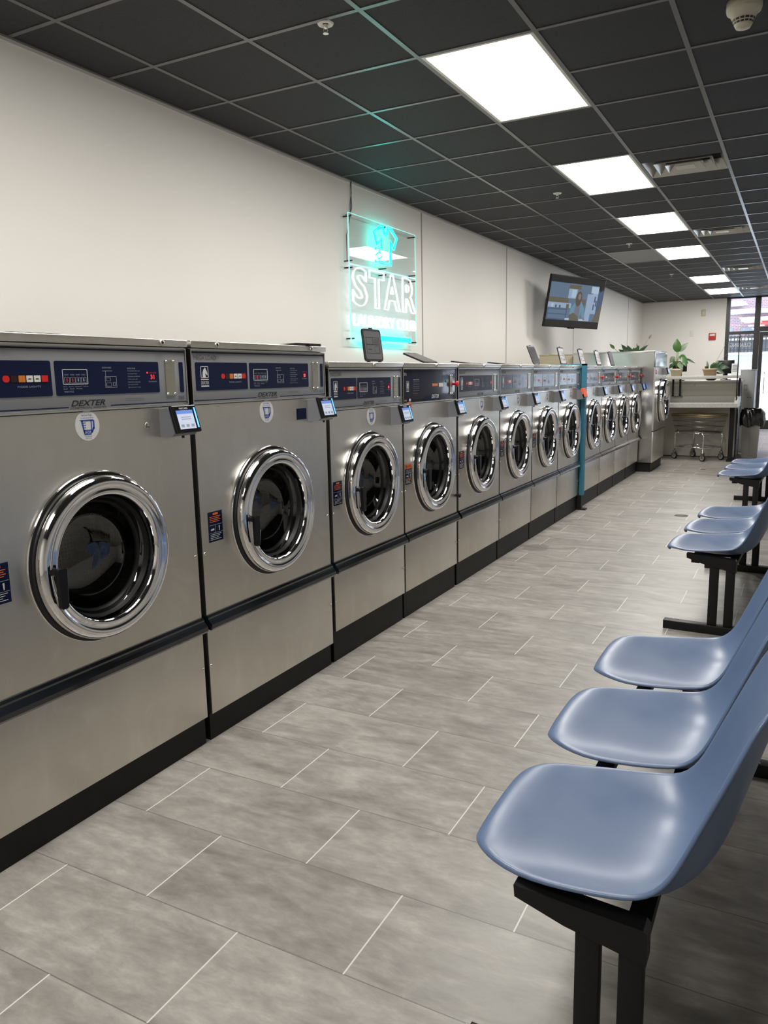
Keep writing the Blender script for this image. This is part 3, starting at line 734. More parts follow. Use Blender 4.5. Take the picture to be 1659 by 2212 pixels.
def washer(y0, w, big, style, label, title, kz, lid_args=None, label_kind='std', label_y=None, reader='white', tape=False, extras=()):
    dz = 0. if big else -.065
    root = thing('washing_machine', (0, y0, 0), label, 'washing machine', 'stainless front-load washers along the left wall')
    top = 1.485 + dz; cy, cz = w / 2 + .002, .819
    zf = 1.262 + dz
    def cab():
        mb = MB().use(STEEL); g = .004
        mb.box(-1.02, -1.0, g, w - g, kz, top - .03); mb.use(BLACKP); mb.box(-1.0, 0, g, g + .012, kz, top - .02); mb.box(-1.0, 0, w - g - .012, w - g, kz, top - .02)
        mb.use(GAP); mb.box(-.012, 0, g + .012, w - g - .012, zf - .02, zf + .03); mb.box(-.5, -.49, g + .012, w - g - .012, kz, top - .03); mb.box(-1.0, 0, g + .012, w - g - .012, kz, kz + .01)
        return mb.mesh('cabinet')
    link('cabinet', cached(('cab', w, big, kz), cab), root)
    def pl():
        mb = MB().use(KICK); mb.box(-.95, .004, .006, w - .006, 0, kz - .003); return mb.mesh('plinth')
    link('plinth', cached(('pl', w, kz), pl), root)
    link('front_panel', cached(('fp', w, big), lambda: front_plate(w, cy, cz, .262, .492, zf).mesh('front_panel')), root)
    def lp():
        mb = MB().use(STEEL); mb.box(0, .02, .006, w - .006, kz, .447, .0012); return mb.mesh('lower_panel')
    link('lower_panel', cached(('lp', w, kz), lp), root)
    def tb():
        mb = MB().use(TRIMBAR); P = [(.0, .492), (.024, .494), (.030, .486), (.030, .480), (.036, .474), (.046, .462), (.048, .448), (.042, .440), (.028, .442), (.020, .446), (.0, .446)]
        mb.prism(P, 'Y', .004, w - .004); return mb.mesh('trim_bar')
    link('trim_bar', cached(('tb', w), tb), root)
    # control panel
    z0, z1 = 1.268 + dz, 1.455 + dz
    def cp():
        mb = MB().use(STEEL2); mb.box(0, .012, .004, w - .004, z0 - .004, z1 + .004)
        mb.use(PANELG if style != 'navy' else DKNAVY); mb.box(.012, .020, .010, w - .010, z0 + .004, z1 - .004, .001)
        mb.use(STEEL2)
        for q in ((.004, .009, z0 - .002, z1 + .002), (w - .009, w - .004, z0 - .002, z1 + .002), (.009, w - .009, z0 - .003, z0 + .002), (.009, w - .009, z1 - .002, z1 + .003)): mb.box(.010, .0225, *q)
        if style != 'navy':
            mb.use(NAVY); mb.box(.0201, .0206, .012, w - .012, z1 - .012, z1 - .007); mb.box(.0201, .0206, .012, w * .42, z0 + .008, z0 + .011); mb.box(.0201, .0206, w * .60, w - .012, z0 + .008, z0 + .011)
        return mb.mesh('control_panel')
    CPn = link('control_panel', cached(('cp', w, big, style == 'navy'), cp), root)
    a1, b1, a2, b2, pa, pb, sa, sb = (.025, .317, .330, .739, .768, .812, .836, .855) if big else (.027, .256, .265, .613, .645, .688, .704, .722)
    zn0, zn1 = 1.312 + dz, 1.411 + dz; zm = (zn0 + zn1) / 2; x = .0203
    f1 = lambda t: a1 + (b1 - a1) * t
    f2 = lambda t: a2 + (b2 - a2) * t
    if style != 'navy':
        def dp():
            mb = MB().use(NAVY); mb.prism(rrect(a1, b1, zn0, zn1, .005), 'X', .020, .0214); mb.prism(rrect(a2, b2, zn0, zn1, .005), 'X', .020, .0214); mb.prism(rrect(sa, sb, zn0 - .002, zn1, .004), 'X', .020, .0214)
            return mb.mesh('display_overlay')
        DP = link('display_overlay', cached(('dp', big), dp), CPn)
        def il():
            mb = MB(); xx = .0215; sw = .017; ys = f1(.47); st = (f1(.97) - ys) / 6
            for k, mm in enumerate((REDLAMP, DARKLAMP, ORLAMP, WLAMP, WLAMP, REDLAMP)):
                yy = ys + st * k; mb.use(mm)
                mb.prism(rrect(yy, yy + st * .84, zm - .009, zm + .009, .008 if k == 0 else .0015), 'X', xx - .001, xx + .001)
                if k in (3, 4): mb.use(INK); mb.box(xx + .001, xx + .0012, yy + st * .2, yy + st * .6, zm - .002, zm + .001)
            return mb.mesh('indicator_lights')
        link('indicator_lights', cached(('il', big), il), CPn)
        def ps():
            mb = MB(); xx = .0216
            horse(mb, xx, f1(.09), zm - .036, f1(.23) - f1(.09), .072)
            text_on(mb, GREYPR, 'MODE LIGHTS', f1(.62), zm - .024, f1(.87) - f1(.62), .005, xx)
            mb.use(WHITE); ya, yb = f2(.06), f2(.28)
            frame_on(mb, xx, ya, yb, zm - .018, zm + .026, .0018)
            wv = (yb - ya - .010) / 4
            for k in range(4):
                yy = ya + .005 + k * wv; mb.use(GREYPR); frame_on(mb, xx, yy + .001, yy + wv - .001, zm - .014, zm + .003, .0009); mb.use(REDLAMP if k in (0, 1) else GREYPR); mb.box(xx, xx + .0004, yy + wv * .4, yy + wv * .6, zm - .010, zm + .0)
                text_on(mb, GREYPR, ('HOT', 'WARM', 'WARM', 'COLD')[k], yy + .002, zm + .008, wv - .005, .0035, xx)
            for k in range(2): text_on(mb, GREYPR, 'Heavy   Normal   Permanent   Delicate' if k == 0 else 'Soil   Soil   Press', ya, zm - .026 - k * .006, (yb - ya) * (1 - .25 * k), .0035, xx)
            text_on(mb, GREYPR, 'WASH CYCLE', ya + .002, zm - .041, (yb - ya) * .38, .0045, xx)
            yc, yd = f2(.44), f2(.55); mb.use(GREYPR)
            text_on(mb, GREYPR, 'DISPENSER', yc - .008, zm + .028, (yd - yc) * .8, .0045, xx); mb.use(GREYPR)
            frame_on(mb, xx, yc, yd, zm - .030, zm + .004, .0011); frame_on(mb, xx, yc + .004, yc + (yd - yc) * .48, zm - .010, zm, .001); frame_on(mb, xx, yc + .004, yc + (yd - yc) * .55, zm - .026, zm - .015, .001)
            frame_on(mb, xx, yc + (yd - yc) * .68, yd - .004, zm - .025, zm - .014, .0012); mb.box(xx, xx + .0004, yc - .008, yc + .03, zm + .020, zm + .0212); mb.box(xx, xx + .0004, yc + .003, yc + .004, zm, zm + .02)
            ye, yf = f2(.665), f2(.80)
            text_on(mb, GREYPR, 'INSTRUCTIONS', ye, zm + .026, (yf - ye) * .62, .0045, xx)
            for k, tx in enumerate(('1 For best results load clothes loosely', 'and add detergent to dispenser', '2 Close door, turn handle down', '3 Select wash cycle', '4 Insert coins or card to start', '5 Do not open door while', 'lights are on or drum moving')):
                text_on(mb, GREYPR, tx, ye, zm + .018 - k * .0085, (yf - ye) * (.95 - .2 * (k % 2)), .0042, xx)
            text_on(mb, REDLAMP, 'START CODE', f2(.89), zm + .012, f2(.97) - f2(.89), .004, xx); text_on(mb, GREYPR, 'TIME REMAINING', f2(.88), zm - .016, f2(.97) - f2(.88), .004, xx)
            return mb.mesh('printed_graphics', False)
        link('printed_graphics', cached(('ps', big), ps), CPn)
        def le():
            mb = MB(); xx = .0206
            text_on(mb, INK, title, f1(.0) - .004, zn1 + .009, .118 if big else .098, .0165, xx, fill=False, bevel=.010, res=2)
            text_on(mb, INK, 'DEXTER', w * .43, z0 + .012, w * .145, .017, xx, shear=.35, offset=.02)
            text_on(mb, INK, 'COMMERCIAL WASHER', w * .425, z0 + .003, w * .155, .006, xx)
            for k in range(2): text_on(mb, INK, 'Start lights, water machine clothes, lint' if k == 0 else 'are only turned until cycle is completed', w * .67, z0 + .026 - k * .006, w * .09, .003, xx)
            mb.use(INK); frame_on(mb, xx, w * .945, w * .97, z0 + .018, z0 + .029, .0007); text_on(mb, INK, 'USA', w * .95, z0 + .02, w * .015, .004, xx)
            return mb.mesh('lettering', False)
        link('lettering', cached(('le', big, w, title), le), CPn)
        mb = MB()
        if 'red31' in extras: text_on(mb, REDLED, '31', f2(.905), zm - .006, .017, .014, .0217, offset=.02); mb.use(REDLED).box(.0216, .0222, f2(.865), f2(.865) + .005, zm + .012, zm + .017)
        else: mb.use(REDLED).box(.0216, .0222, f2(.91), f2(.91) + .013, zm - .007, zm + .006)
        part('digital_readout', mb, CPn)
    else:
        mb = MB(); xx = .0206
        horse(mb, xx, .045, zm - .03, .030, .055)
        text_on(mb, WHITE, '30 lb', .018, z1 - .038, .03, .016, xx)
        for k in range(6): text_on(mb, GREYPR if k else WHITE, ('INSTRUCTIONS', 'Load clothes loosely in drum', 'Add detergent to dispenser', 'Close door, turn handle', 'Select the wash cycle', 'Pay and press start')[k], .13, zm + .03 - k * .012, .075, .005, xx)
        text_on(mb, ORANGE, 'Do not open door', .13, zm - .045, .06, .005, xx)
        text_on(mb, WHITE, 'DEXTER', w * .50, z0 + .018, w * .135, .021, xx, shear=.3, offset=.01)
        text_on(mb, WHITE, 'USA', .018, z0 + .012, .03, .008, xx); mb.use(WHITE); mb.box(xx, xx + .0004, .075, .095, z0 + .01, z0 + .024)
        part('printed_graphics', mb, CPn, recalc=False)
        mb = MB().use(ORLAMP)
        for k in range(3): mb.prism(rrect(w * .515 + k * .026, w * .515 + k * .026 + .024, zm - .008, zm + .008, .006), 'X', .020, .0215)
        mb.use(WLAMP)
        for k in range(4): mb.prism(rrect(w * .640 + k * .0155, w * .640 + k * .0155 + .0125, zm - .012, zm + .010, .002), 'X', .020, .0225)
        mb.use(GREENB); mb.prism(rrect(w * .775, w * .80, zm + .012, zm + .026, .003), 'X', .020, .0235)
        part('control_buttons', mb, CPn)
    if style in ('navy', 'red'):
        mb = MB().use(REDB); yb_ = w * .955 if style == 'navy' else w * .955
        mb.lathe([(0, .008), (.012, .008), (.014, .017), (.022, .018), (.026, .014), (.028, 0)], (.02, yb_, zm), seg=24); part('stop_button', mb, CPn)
    def co():
        mb = MB().use(COINP); p0, p1 = (pa, pb) if style != 'navy' else (w * .855, w * .905)
        mb.prism(rrect(p0, p1, 1.300 + dz, 1.419 + dz, .003), 'X', .020, .0235)
        mb.use(BOLT)
        for yy in (p0 + .005, p1 - .005):
            for zz in (1.306 + dz, 1.413 + dz): mb.lathe([(0, .004), (.003, .0035), (.004, 0)], (.0235, yy, zz), seg=12)
        return mb.mesh('coin_plate')
    link('coin_plate', cached(('co', big, w, style == 'navy'), co), CPn)
    # top cap with rounded bolts
    def tc():
        mb = MB().use(STEEL); mb.box(-1.02, .030, .002, w - .002, 1.461 + dz, top, .003); return mb.mesh('top_cap')
    T = link('top_cap', cached(('tc', w, big), tc), root)
    for yy in ((.135, .752) if big else (w * .565,)):
        def bo():
            mb = MB().use(BOLT); mb.lathe([(0, .0092), (.004, .0092), (.006, .0075), (.006, .004)], seg=24); mb.use(GAP).lathe([(.006, .004), (.001, .004), (.001, 0)], seg=6); return mb.mesh('cap_bolt', False)
        link('cap_bolt', cached('bolt', bo), root, (.030, yy, 1.4725 + dz))
    def sc():
        mb = MB().use(BOLT); mb.lathe([(0, .0065), (.002, .006), (.0038, .003), (.004, 0)], seg=16); mb.use(GAP).box(.0039, .0042, -.002, .002, -.0006, .0006); return mb.mesh('screw', False)
    for (yy, zz) in ((.018, .724), (w - .018, .724), (.014, .297), (w - .014, .297)): link('screw', cached('screw', sc), root, (.02, yy, zz))
    door_parts(root, cy, cz)
    if style != 'navy': sticker(root, w * .49 if big else w * .535, 1.221 + dz)
    if label_y is not None: warn_label(root, label_y, .760, label_kind)
    card_reader(root, .728 if big else w - .135, 1.164 + dz, tape=tape, scr=reader)
    if lid_args: lid(root, lid_args[0], top + .002, lid_args[1], lid_args[2], *(lid_args[3:] if len(lid_args) > 3 else ()))
    if 'port' in extras:
        mb = MB().use(BOLT); mb.lathe([(.0, .0105), (.002, .0105), (.002, .0085), (.0005, .008), (.0005, 0)], (.02, .672, 1.206), seg=24); part('round_plug', mb, root, label='small round metal plug below the control panel')
    if 'square' in extras:
        mb = MB().use(NAVY); mb.box(.02, .0207, .640, .714, 1.175, 1.222); part('square_sticker', mb, root, label='blank navy square sticker')
    if 'knob' in extras:
        mb = MB().use(INK); mb.lathe([(0, .010), (.018, .011), (.024, .014), (.03, .012), (.032, 0)], (.02, w - .012, .60), seg=20); part('black_knob', mb, root)
    if 'side_label' in extras:
        mb = MB().use(ORANGE); mb.box(.02, .0207, .045, .105, 1.175, 1.208); mb.use(INK); mb.box(.02, .0207, .052, .105, 1.115, 1.172); mb.use(WHITE)
        for k in range(4): mb.box(.0207, .0209, .060, .10, 1.122 + k * .012, 1.126 + k * .012)
        part('caution_sticker', mb, root, label='orange and black caution sticker')
    return root

W_ = washer
W_(1.198, .877, True, 'grey', 'large stainless washer cut by the left photo edge, red 31 on its display', 'MEGA LOAD', .108, (.26, 2.5, 'dark', -.28), label_y=.043, extras=('red31', 'port'))
W_(2.090, .877, True, 'grey', 'large stainless washer lettered MEGA LOAD with a blank navy square sticker by its card reader', 'MEGA LOAD', .108, (.64, 2.5, 'dark', -.16), label_y=.045, extras=('square',))
W_(2.985, .745, False, 'grey', 'stainless washer lettered MAXI LOAD, directly right of the taller MEGA LOAD washer', 'MAXI LOAD', .155, None, label_y=.018)
W_(3.737, .745, False, 'navy', 'stainless washer with all-navy control panel, red stop button and open grey soap lid', '', .155, (.02, 97, 'grey'), label_kind='alt', label_y=.016, extras=('side_label', 'knob'))
W_(4.503, .770, False, 'grey', 'stainless washer directly right of the washer with the all-navy panel', 'MAXI LOAD', .155, (.06, 158, 'dark'), label_y=.016)
W_(5.282, .762, False, 'grey', 'second stainless washer to the right of the all-navy panel washer', 'MAXI LOAD', .155, (.10, 172, 'dark'), label_y=.016)
W_(6.053, .762, False, 'grey', 'stainless washer two places left of the blue divider post', 'MAXI LOAD', .155, (.10, 173, 'dark'), label_y=.016)
W_(6.825, .768, False, 'grey', 'stainless washer directly left of the blue divider post, orange tape on its card reader', 'MAXI LOAD', .155, (.02, 112, 'dark'), label_y=.016, tape=True)
W_(7.715, .80, False, 'red', 'stainless washer directly right of the blue divider post, with red button', 'MAXI LOAD', .155, (.04, 105, 'label'), label_kind='alt', label_y=.016)
W_(8.525, .765, False, 'red', 'second stainless washer right of the blue divider post', 'MAXI LOAD', .155, (.04, 105, 'label'), label_kind='alt', label_y=.016)
W_(9.300, .755, False, 'red', 'third stainless washer right of the blue divider post', 'MAXI LOAD', .155, (.04, 105, 'label'), label_kind='alt', label_y=.016)
W_(10.065, .755, False, 'red', 'last low stainless washer, against the tall steel washer, its reader screen blue', 'MAXI LOAD', .155, (.04, 106, 'grey'), label_kind='std', label_y=.016, reader='blue')

# blue divider between the eighth and ninth washer
t = thing('divider_post', (0, 7.65, 0), 'blue painted divider frame standing between two washers', 'divider')
m = MB().use(TEALPAINT); m.box(.026, .066, -.048, .012, .15, 1.436); m.box(-.30, .026, -.010, .012, .16, 1.436); part('upright', m, t)
m = MB().use(TEALPAINT); m.box(-.30, .066, -.048, .012, 1.419, 1.436); part('top_rail', m, t)
m = MB().use(KICK); m.box(-.02, .05, -.045, .012, .0, .15); m.box(-.02, .095, -.05, .03, .0, .012); part('foot', m, t)

# tall steel washer
t = thing('large_washing_machine', (.18, 10.88, 0), 'tall steel washer at the far end of the row, sticking out past the others', 'washing machine')
wd, hh = .98, 1.622
m = MB().use(STEEL2); m.box(-1.08, -.56, 0, wd, .13, hh - .012, .004); m.box(-.556, 0, 0, .015, .13, hh - .012); m.box(-.556, 0, wd - .015, wd, .13, hh - .012); m.box(-.556, 0, .015, wd - .015, .13, .14); part('cabinet', m, t)
m = MB().use(STEEL2); m.box(-1.08, .012, -.003, wd + .003, hh - .018, hh, .003); part('top_cap', m, t)
m = MB().use(KICK); m.box(-1.0, -.004, .03, wd - .03, 0, .127); part('plinth', m, t)
m = front_plate(wd, .50, .955, .302, .56, 1.405, 0, .02); part('front_panel', m, t)
m = MB().use(STEEL); m.box(0, .02, .006, wd - .006, .13, .545, .0012); m.use(TRIMBAR); m.box(0, .026, .004, wd - .004, .545, .56); part('lower_panel', m, t)
m = MB().use(STEEL2); m.box(0, .02, .004, wd - .004, 1.41, hh - .02, .002); m.use(BOLT); m.cyl((.02, .08, 1.585), (.026, .08, 1.585), .012); m.cyl((.02, wd - .08, 1.585), (.026, wd - .08, 1.585), .012); part('control_panel', m, t)
m = MB().use(REDB); m.cyl((.02, .07, 1.36), (.03, .07, 1.36), .012); m.cyl((.02, .07, 1.325), (.03, .07, 1.325), .012); part('push_buttons', m, t)
door_parts(t, .50, .955, s=1.15, deep=1.8)
card_reader(t, .66, 1.30)

# beige cabinet behind the row, visible over the washers
t = thing('utility_cabinet', (-1.20, 10.98, 0), 'beige enamel utility cabinet behind the washers, left of the tall steel washer', 'cabinet')
m = MB().use(BEIGE); m.box(-.21, .27, 0, .35, 0, 1.60, .008); part('body', m, t)
m = MB().use(BEIGE); m.box(-.215, .275, -.006, .35, 1.60, 1.615, .003); m.cyl((-.05, .1, 1.615), (-.05, .1, 1.63), .05); part('lid', m, t)

# ================================================================== NEON SIGN
t = thing('neon_sign', (XW, 6.29, 2.15), 'clear acrylic neon wall sign reading STAR LAUNDRY CLUB with teal shirt outline', 'neon sign')
SX = -1.405 - XW
def SP(y, z, x=SX): return (x, y - 6.29, z - 2.15)
for (z0, z1, zz) in ((2.272, 2.665, 0), (1.648, 2.262, 1)):
    m = MB().use(ACRYLIC); a, b = SP(5.662, z0), SP(6.908, z1); m.box(SX - .014, SX - .006, a[1], b[1], a[2], b[2])
    pn = part('acrylic_panel', m, t)
    m = MB().use(EDGEG); e = .0035
    m.box(SX - .015, SX - .005, a[1] - e, a[1], a[2], b[2]); m.box(SX - .015, SX - .005, b[1], b[1] + e, a[2], b[2]); m.box(SX - .015, SX - .005, a[1], b[1], b[2], b[2] + e); m.box(SX - .015, SX - .005, a[1], b[1], a[2] - e, a[2])
    part('lit_edge', m, pn)
    m = MB().use(INK)
    for yy in (5.69, 6.285, 6.88):
        for q in (z0 + .022, z1 - .022):
            p = SP(yy, q); m.cyl((0, p[1], p[2]), (SX + .004, p[1], p[2]), .006, seg=10)
    part('standoff', m, pn)
def smooth_pts(P, step=.01):
    out = []
    for a, b in zip(P, P[1:]):
        n = max(1, int((Vector(b) - Vector(a)).length / step))
        for i in range(n): out.append(tuple(Vector(a).lerp(Vector(b), i / n)))
    out.append(P[-1]); return out
def outline(pts, r=.0042, x=SX): m.tube([SP(y, z, x) for y, z in pts], r, 8)
m = MB().use(NEONT)
U = [(6.275 - .019, 2.640), (6.262, 2.612), (6.275, 2.592), (6.295, 2.588), (6.315, 2.598), (6.328, 2.622), (6.332, 2.653)]
sh = [(6.176, 2.33), (6.392, 2.328), (6.39, 2.432), (6.39, 2.531), (6.454, 2.473), (6.519, 2.58), (6.396, 2.656)] + U[::-1] + [(6.250, 2.648), (6.205, 2.651), (6.067, 2.575), (6.125, 2.475), (6.214, 2.528), (6.204, 2.459), (6.174, 2.449), (6.174, 2.418)]
outline(sh)
# parallel inner line
def inset(P, d):
    out = []
    for i, p in enumerate(P):
        a = Vector(P[max(i - 1, 0)]); b = Vector(P[min(i + 1, len(P) - 1)]); q = (b - a)
        if q.length < 1e-6: out.append(p); continue
        q.normalize(); out.append((p[0] - q.y * d, p[1] + q.x * d))
    return out
outline(inset(sh, .018), .003)
outline([(6.172, 2.42), (6.114, 2.392), (6.169, 2.362), (6.168, 2.33)]); outline([(6.172, 2.42), (6.232, 2.395), (6.169, 2.362)])
for y, z in ((6.112, 2.441), (6.107, 2.338)): m.lathe([(-.004, 0), (-.003, .010), (.0, .013), (.003, .010), (.004, 0)], SP(y, z), seg=16)
part('teal_shirt_tubes', m, t)
m = MB().use(NEONW)
def neon(txt, y0, z0, w, h, bevel, off=.03):
    me = textmesh(txt, 1.0, fill=False, bevel=bevel, res=3, offset=off); F = fit(me, w, h, y0 - 6.29, z0 - 2.15)
    m.addmesh(me, onface(SX) @ F); bpy.data.meshes.remove(me)
for ch, y0, w in (('S', 5.695, .25), ('T', 5.985, .27), ('A', 6.25, .315), ('R', 6.615, .285)): neon(ch, y0, 1.937, w, .318, .0105)
part('star_tubes', m, t)
m = MB().use(NEONW)
me = textmesh('LAUNDRY CLUB', 1.0, fill=True, extrude=.02, offset=.0, res=3); F = fit(me, 1.19, .098, 5.70 - 6.29, 1.775 - 2.15)
m.addmesh(me, onface(SX) @ F); part('laundry_club_tubes', m, t)
m = MB().use(NEONT); p = SP(5.825, 1.664); q = SP(6.775, 1.706)
m.prism(rrect(p[1], q[1], p[2], q[2], .006), 'X', SX - .004, SX + .003); part('teal_slogan_strip', m, t)
m = MB().use(INK)
w0 = SP(5.80, 2.93, .006); w1 = SP(5.675, 2.66, .006)
m.tube([SP(5.815, 2.94, .006), SP(5.82, 2.85, .008), SP(5.80, 2.76, .006), SP(5.79, 2.70, .01), SP(5.70, 2.655, .02)], .003, 6); m.tube([SP(5.825, 2.94, .006), SP(5.812, 2.83, .010), SP(5.825, 2.74, .006), SP(5.72, 2.5, .01), SP(5.70, 2.29, .02)], .003, 6); part('power_cord', m, t)

# ================================================================== TELEVISION
TY, TT = -.401, .186
t = thing('television', (-.969, 11.224, 2.329), 'wall-mounted flat television tilted down above the washers, showing a kitchen scene', 'television')
t.rotation_euler = (0, 0, TY)
R2 = Matrix.Rotation(TT, 4, 'Y')
def tvpart(name, mb, parent, **kw):
    bmesh.ops.transform(mb.bm, matrix=R2 @ Matrix.Rotation(-.014, 4, 'X'), verts=mb.bm.verts); return part(name, mb, parent, **kw)
TWd, THt = 1.23, .701
m = MB().use(PLASTIC); m.box(-.035, .0, -TWd / 2, TWd / 2, -THt / 2, THt / 2, .004); m.box(-.06, -.035, -.35, .35, -.25, .2, .01); m.box(-.03, .006, -.06, .06, -THt / 2 - .012, -THt / 2 + .004); tvpart('case', m, t)
def em(name, c, s=1.): return mat(name, tuple(x * .1 for x in c), .15, emit=c, estr=s * .40, coat=.3)
tvb = em('tv_black', (.010, .010, .011)); tva = em('tv_cabinet_blue', (.085, .125, .19)); tvc = em('tv_pale', (.22, .29, .40)); tvd = em('tv_brown', (.09, .085, .06)); tve = em('tv_dark_blue', (.045, .075, .135)); tvf = em('tv_hair', (.075, .055, .05)); tvg = em('tv_shirt', (.10, .20, .27)); tvw = em('tv_white', (.30, .38, .48)); tvk = em('tv_skin', (.17, .13, .13))
m = MB(); HW, HH = TWd / 2 - .012, THt / 2 - .012
def Q(mt, u0, u1, v0, v1, k): m.use(mt); m.poly([(.0005 + k * .0004, -HW + 2 * HW * a, HH - 2 * HH * b) for a, b in ((u0, v0), (u0, v1), (u1, v1), (u1, v0))])
def PG(mt, pts, k): m.use(mt); m.poly([(.0005 + k * .0004, -HW + 2 * HW * a, HH - 2 * HH * b) for a, b in pts])
Q(tvb, 0, 1, 0, 1, 0); Q(tva, 0, 1, .125, .865, 1)
Q(tvd, .0, .36, .42, .52, 2); Q(tvc, .0, .42, .52, .62, 2); Q(tve, .0, .36, .64, .86, 2); Q(tva, .02, .34, .66, .74, 3); Q(tva, .02, .34, .76, .84, 3)
Q(tvd, .34, .56, .15, .23, 2); Q(tvc, .34, .50, .23, .42, 2); Q(tvw, .40, .48, .24, .40, 3); Q(tvd, .57, .68, .42, .54, 2); Q(tvc, .70, .80, .3, .86, 2); Q(tvw, .76, .90, .14, .28, 3); Q(tvc, .80, .90, .28, .7, 3)
for a, b in ((.84, .34), (.87, .42), (.83, .5)): Q(tve, a, a + .025, b, b + .12, 4)
Q(tve, .90, 1., .16, .86, 3); PG(tvb, [(.9, .125), (1, .125), (1, .18), (.94, .24), (.90, .2)], 4); PG(tvd, [(.86, .86), (.96, .55), (1, .5), (1, .86)], 4)
Q(tvd, .33, .38, .54, .64, 4); Q(tvw, .06, .10, .54, .62, 4); Q(tve, .13, .16, .57, .62, 4); Q(tve, .2, .23, .57, .63, 4)
PG(tvg, [(.40, .86), (.42, .62), (.50, .46), (.60, .46), (.68, .62), (.71, .80), (.66, .82), (.62, .68), (.60, .86)], 5)
PG(mat('tv_grey_top', (.01, .01, .01), .2, emit=(.12, .13, .18), estr=.4), [(.49, .8), (.50, .48), (.58, .48), (.60, .8)], 6)
PG(tvf, [(.495, .52), (.48, .40), (.50, .30), (.545, .26), (.59, .30), (.60, .40), (.585, .52), (.54, .58)], 7); PG(tvk, [(.525, .40), (.53, .32), (.56, .31), (.58, .34), (.575, .41), (.55, .44)], 8)
PG(tvd, [(.42, .86), (.40, .76), (.48, .70), (.58, .78), (.60, .86)], 8); Q(tvw, .34, .42, .82, .86, 8); Q(tvw, .60, .72, .82, .86, 8); PG(tvk, [(.66, .80), (.69, .78), (.72, .84), (.69, .85)], 9)
tvpart('screen', m, t, recalc=False)
Rz = Matrix.Rotation(-TY, 3, 'Z')
wl = Rz @ Vector((XW + .969 + .03, .30, 0))
m = MB().use(BOLT); b0 = wl; m.tube([tuple(wl), tuple(wl.lerp(Vector((-.06, 0, 0)), .5) + Vector((0, .04, 0))), (-.06, 0, 0)], .016, 8); m.cyl(tuple(wl + Vector((0, 0, -.12))), tuple(wl + Vector((0, 0, .12))), .02); part('wall_arm', m, t)
m = MB().use(INK); m.tube([(-.05, -.2, -.1), (-.12, -.1, -.2), tuple(wl + Vector((.16, -.10, -.3))), tuple(wl + Vector((.08, -.05, -.05)))], .004, 6); part('cable', m, t)

# ================================================================== BEAM SEATING
def seat_mesh():
    # cross sections along the profile: (x, z_center, z_rim, halfwidth, lateral rim)
    mb = MB().use(SEATM)
    # station: centre point (x,z), rim offset (dx,dz) at the edge, half width
    S = [(-.113, -.010, .0, -.012, .10), (-.121, .006, .0, -.008, .125), (-.114, .014, .003, -.004, .150), (-.088, .014, .003, .002, .182), (-.050, .006, .0, .010, .208), (0., -.004, .0, .017, .226), (.06, -.012, .0, .029, .234), (.12, -.018, -.002, .040, .236), (.18, -.021, -.007, .049, .235), (.230, -.017, -.015, .052, .232), (.272, -.002, -.029, .054, .229), (.305, .028, -.040, .053, .226), (.330, .072, -.048, .046, .223), (.349, .125, -.051, .034, .220), (.365, .185, -.047, .024, .216), (.382, .25, -.042, .014, .212), (.400, .315, -.038, .004, .204), (.416, .368, -.034, .0, .190), (.433, .402, -.028, -.006, .165), (.439, .418, -.018, -.010, .135), (.442, .424, -.010, -.012, .10)]
    cols_ = 22; th = .007; A = []
    for (x, z, dx, dz_, hw) in S:
        row = []
        for i in range(cols_ + 1):
            u = -1 + 2 * i / cols_; k = abs(u) ** 3.0
            row.append(Vector((x + dx * k, u * hw * .968, z + dz_ * k)))
        A.append(row)
    nr = len(A)
    # normals by finite difference
    N = [[None] * (cols_ + 1) for _ in range(nr)]
    for r in range(nr):
        for c in range(cols_ + 1):
            a = A[min(r + 1, nr - 1)][c] - A[max(r - 1, 0)][c]; b = A[r][min(c + 1, cols_)] - A[r][max(c - 1, 0)]
            n = a.cross(b); N[r][c] = n.normalized() if n.length > 1e-9 else Vector((0, 0, 1))
    top = [[mb.bm.verts.new(A[r][c]) for c in range(cols_ + 1)] for r in range(nr)]
    bot = [[mb.bm.verts.new(A[r][c] - N[r][c] * th) for c in range(cols_ + 1)] for r in range(nr)]
    for r in range(nr - 1):
        for c in range(cols_):
            mb._f([top[r][c], top[r + 1][c], top[r + 1][c + 1], top[r][c + 1]], True); mb._f([bot[r][c], bot[r][c + 1], bot[r + 1][c + 1], bot[r + 1][c]], True)
    per = [(r, 0) for r in range(nr)] + [(nr - 1, c) for c in range(1, cols_ + 1)] + [(r, cols_) for r in range(nr - 2, -1, -1)] + [(0, c) for c in range(cols_ - 1, 0, -1)]
    n = len(per)
    # rolled rim: a small lip turned outward and down
    lip = []
    ctr = Vector((.17, 0, .1))
    for (r, c) in per:
        p = A[r][c]; nn = N[r][c]
        i = per.index((r, c)); q = A[per[(i + 1) % n][0]][per[(i + 1) % n][1]] - A[per[i - 1][0]][per[i - 1][1]]
        o = q.cross(nn).normalized()
        if o.dot(p - ctr) < 0: o = -o
        lip.append((mb.bm.verts.new(p + o * .006 - nn * .002), mb.bm.verts.new(p + o * .008 - nn * .009), mb.bm.verts.new(p + o * .004 - nn * .013)))
    for i in range(n):
        j = (i + 1) % n; a, b = top[per[i][0]][per[i][1]], top[per[j][0]][per[j][1]]; c, d = bot[per[i][0]][per[i][1]], bot[per[j][0]][per[j][1]]
        mb._f([a, b, lip[j][0], lip[i][0]], True); mb._f([lip[i][0], lip[j][0], lip[j][1], lip[i][1]], True); mb._f([lip[i][1], lip[j][1], lip[j][2], lip[i][2]], True); mb._f([lip[i][2], lip[j][2], d, c], True)
    return mb.mesh('seat')
SEAT = seat_mesh()
SX0 = 1.467     # seat origin x
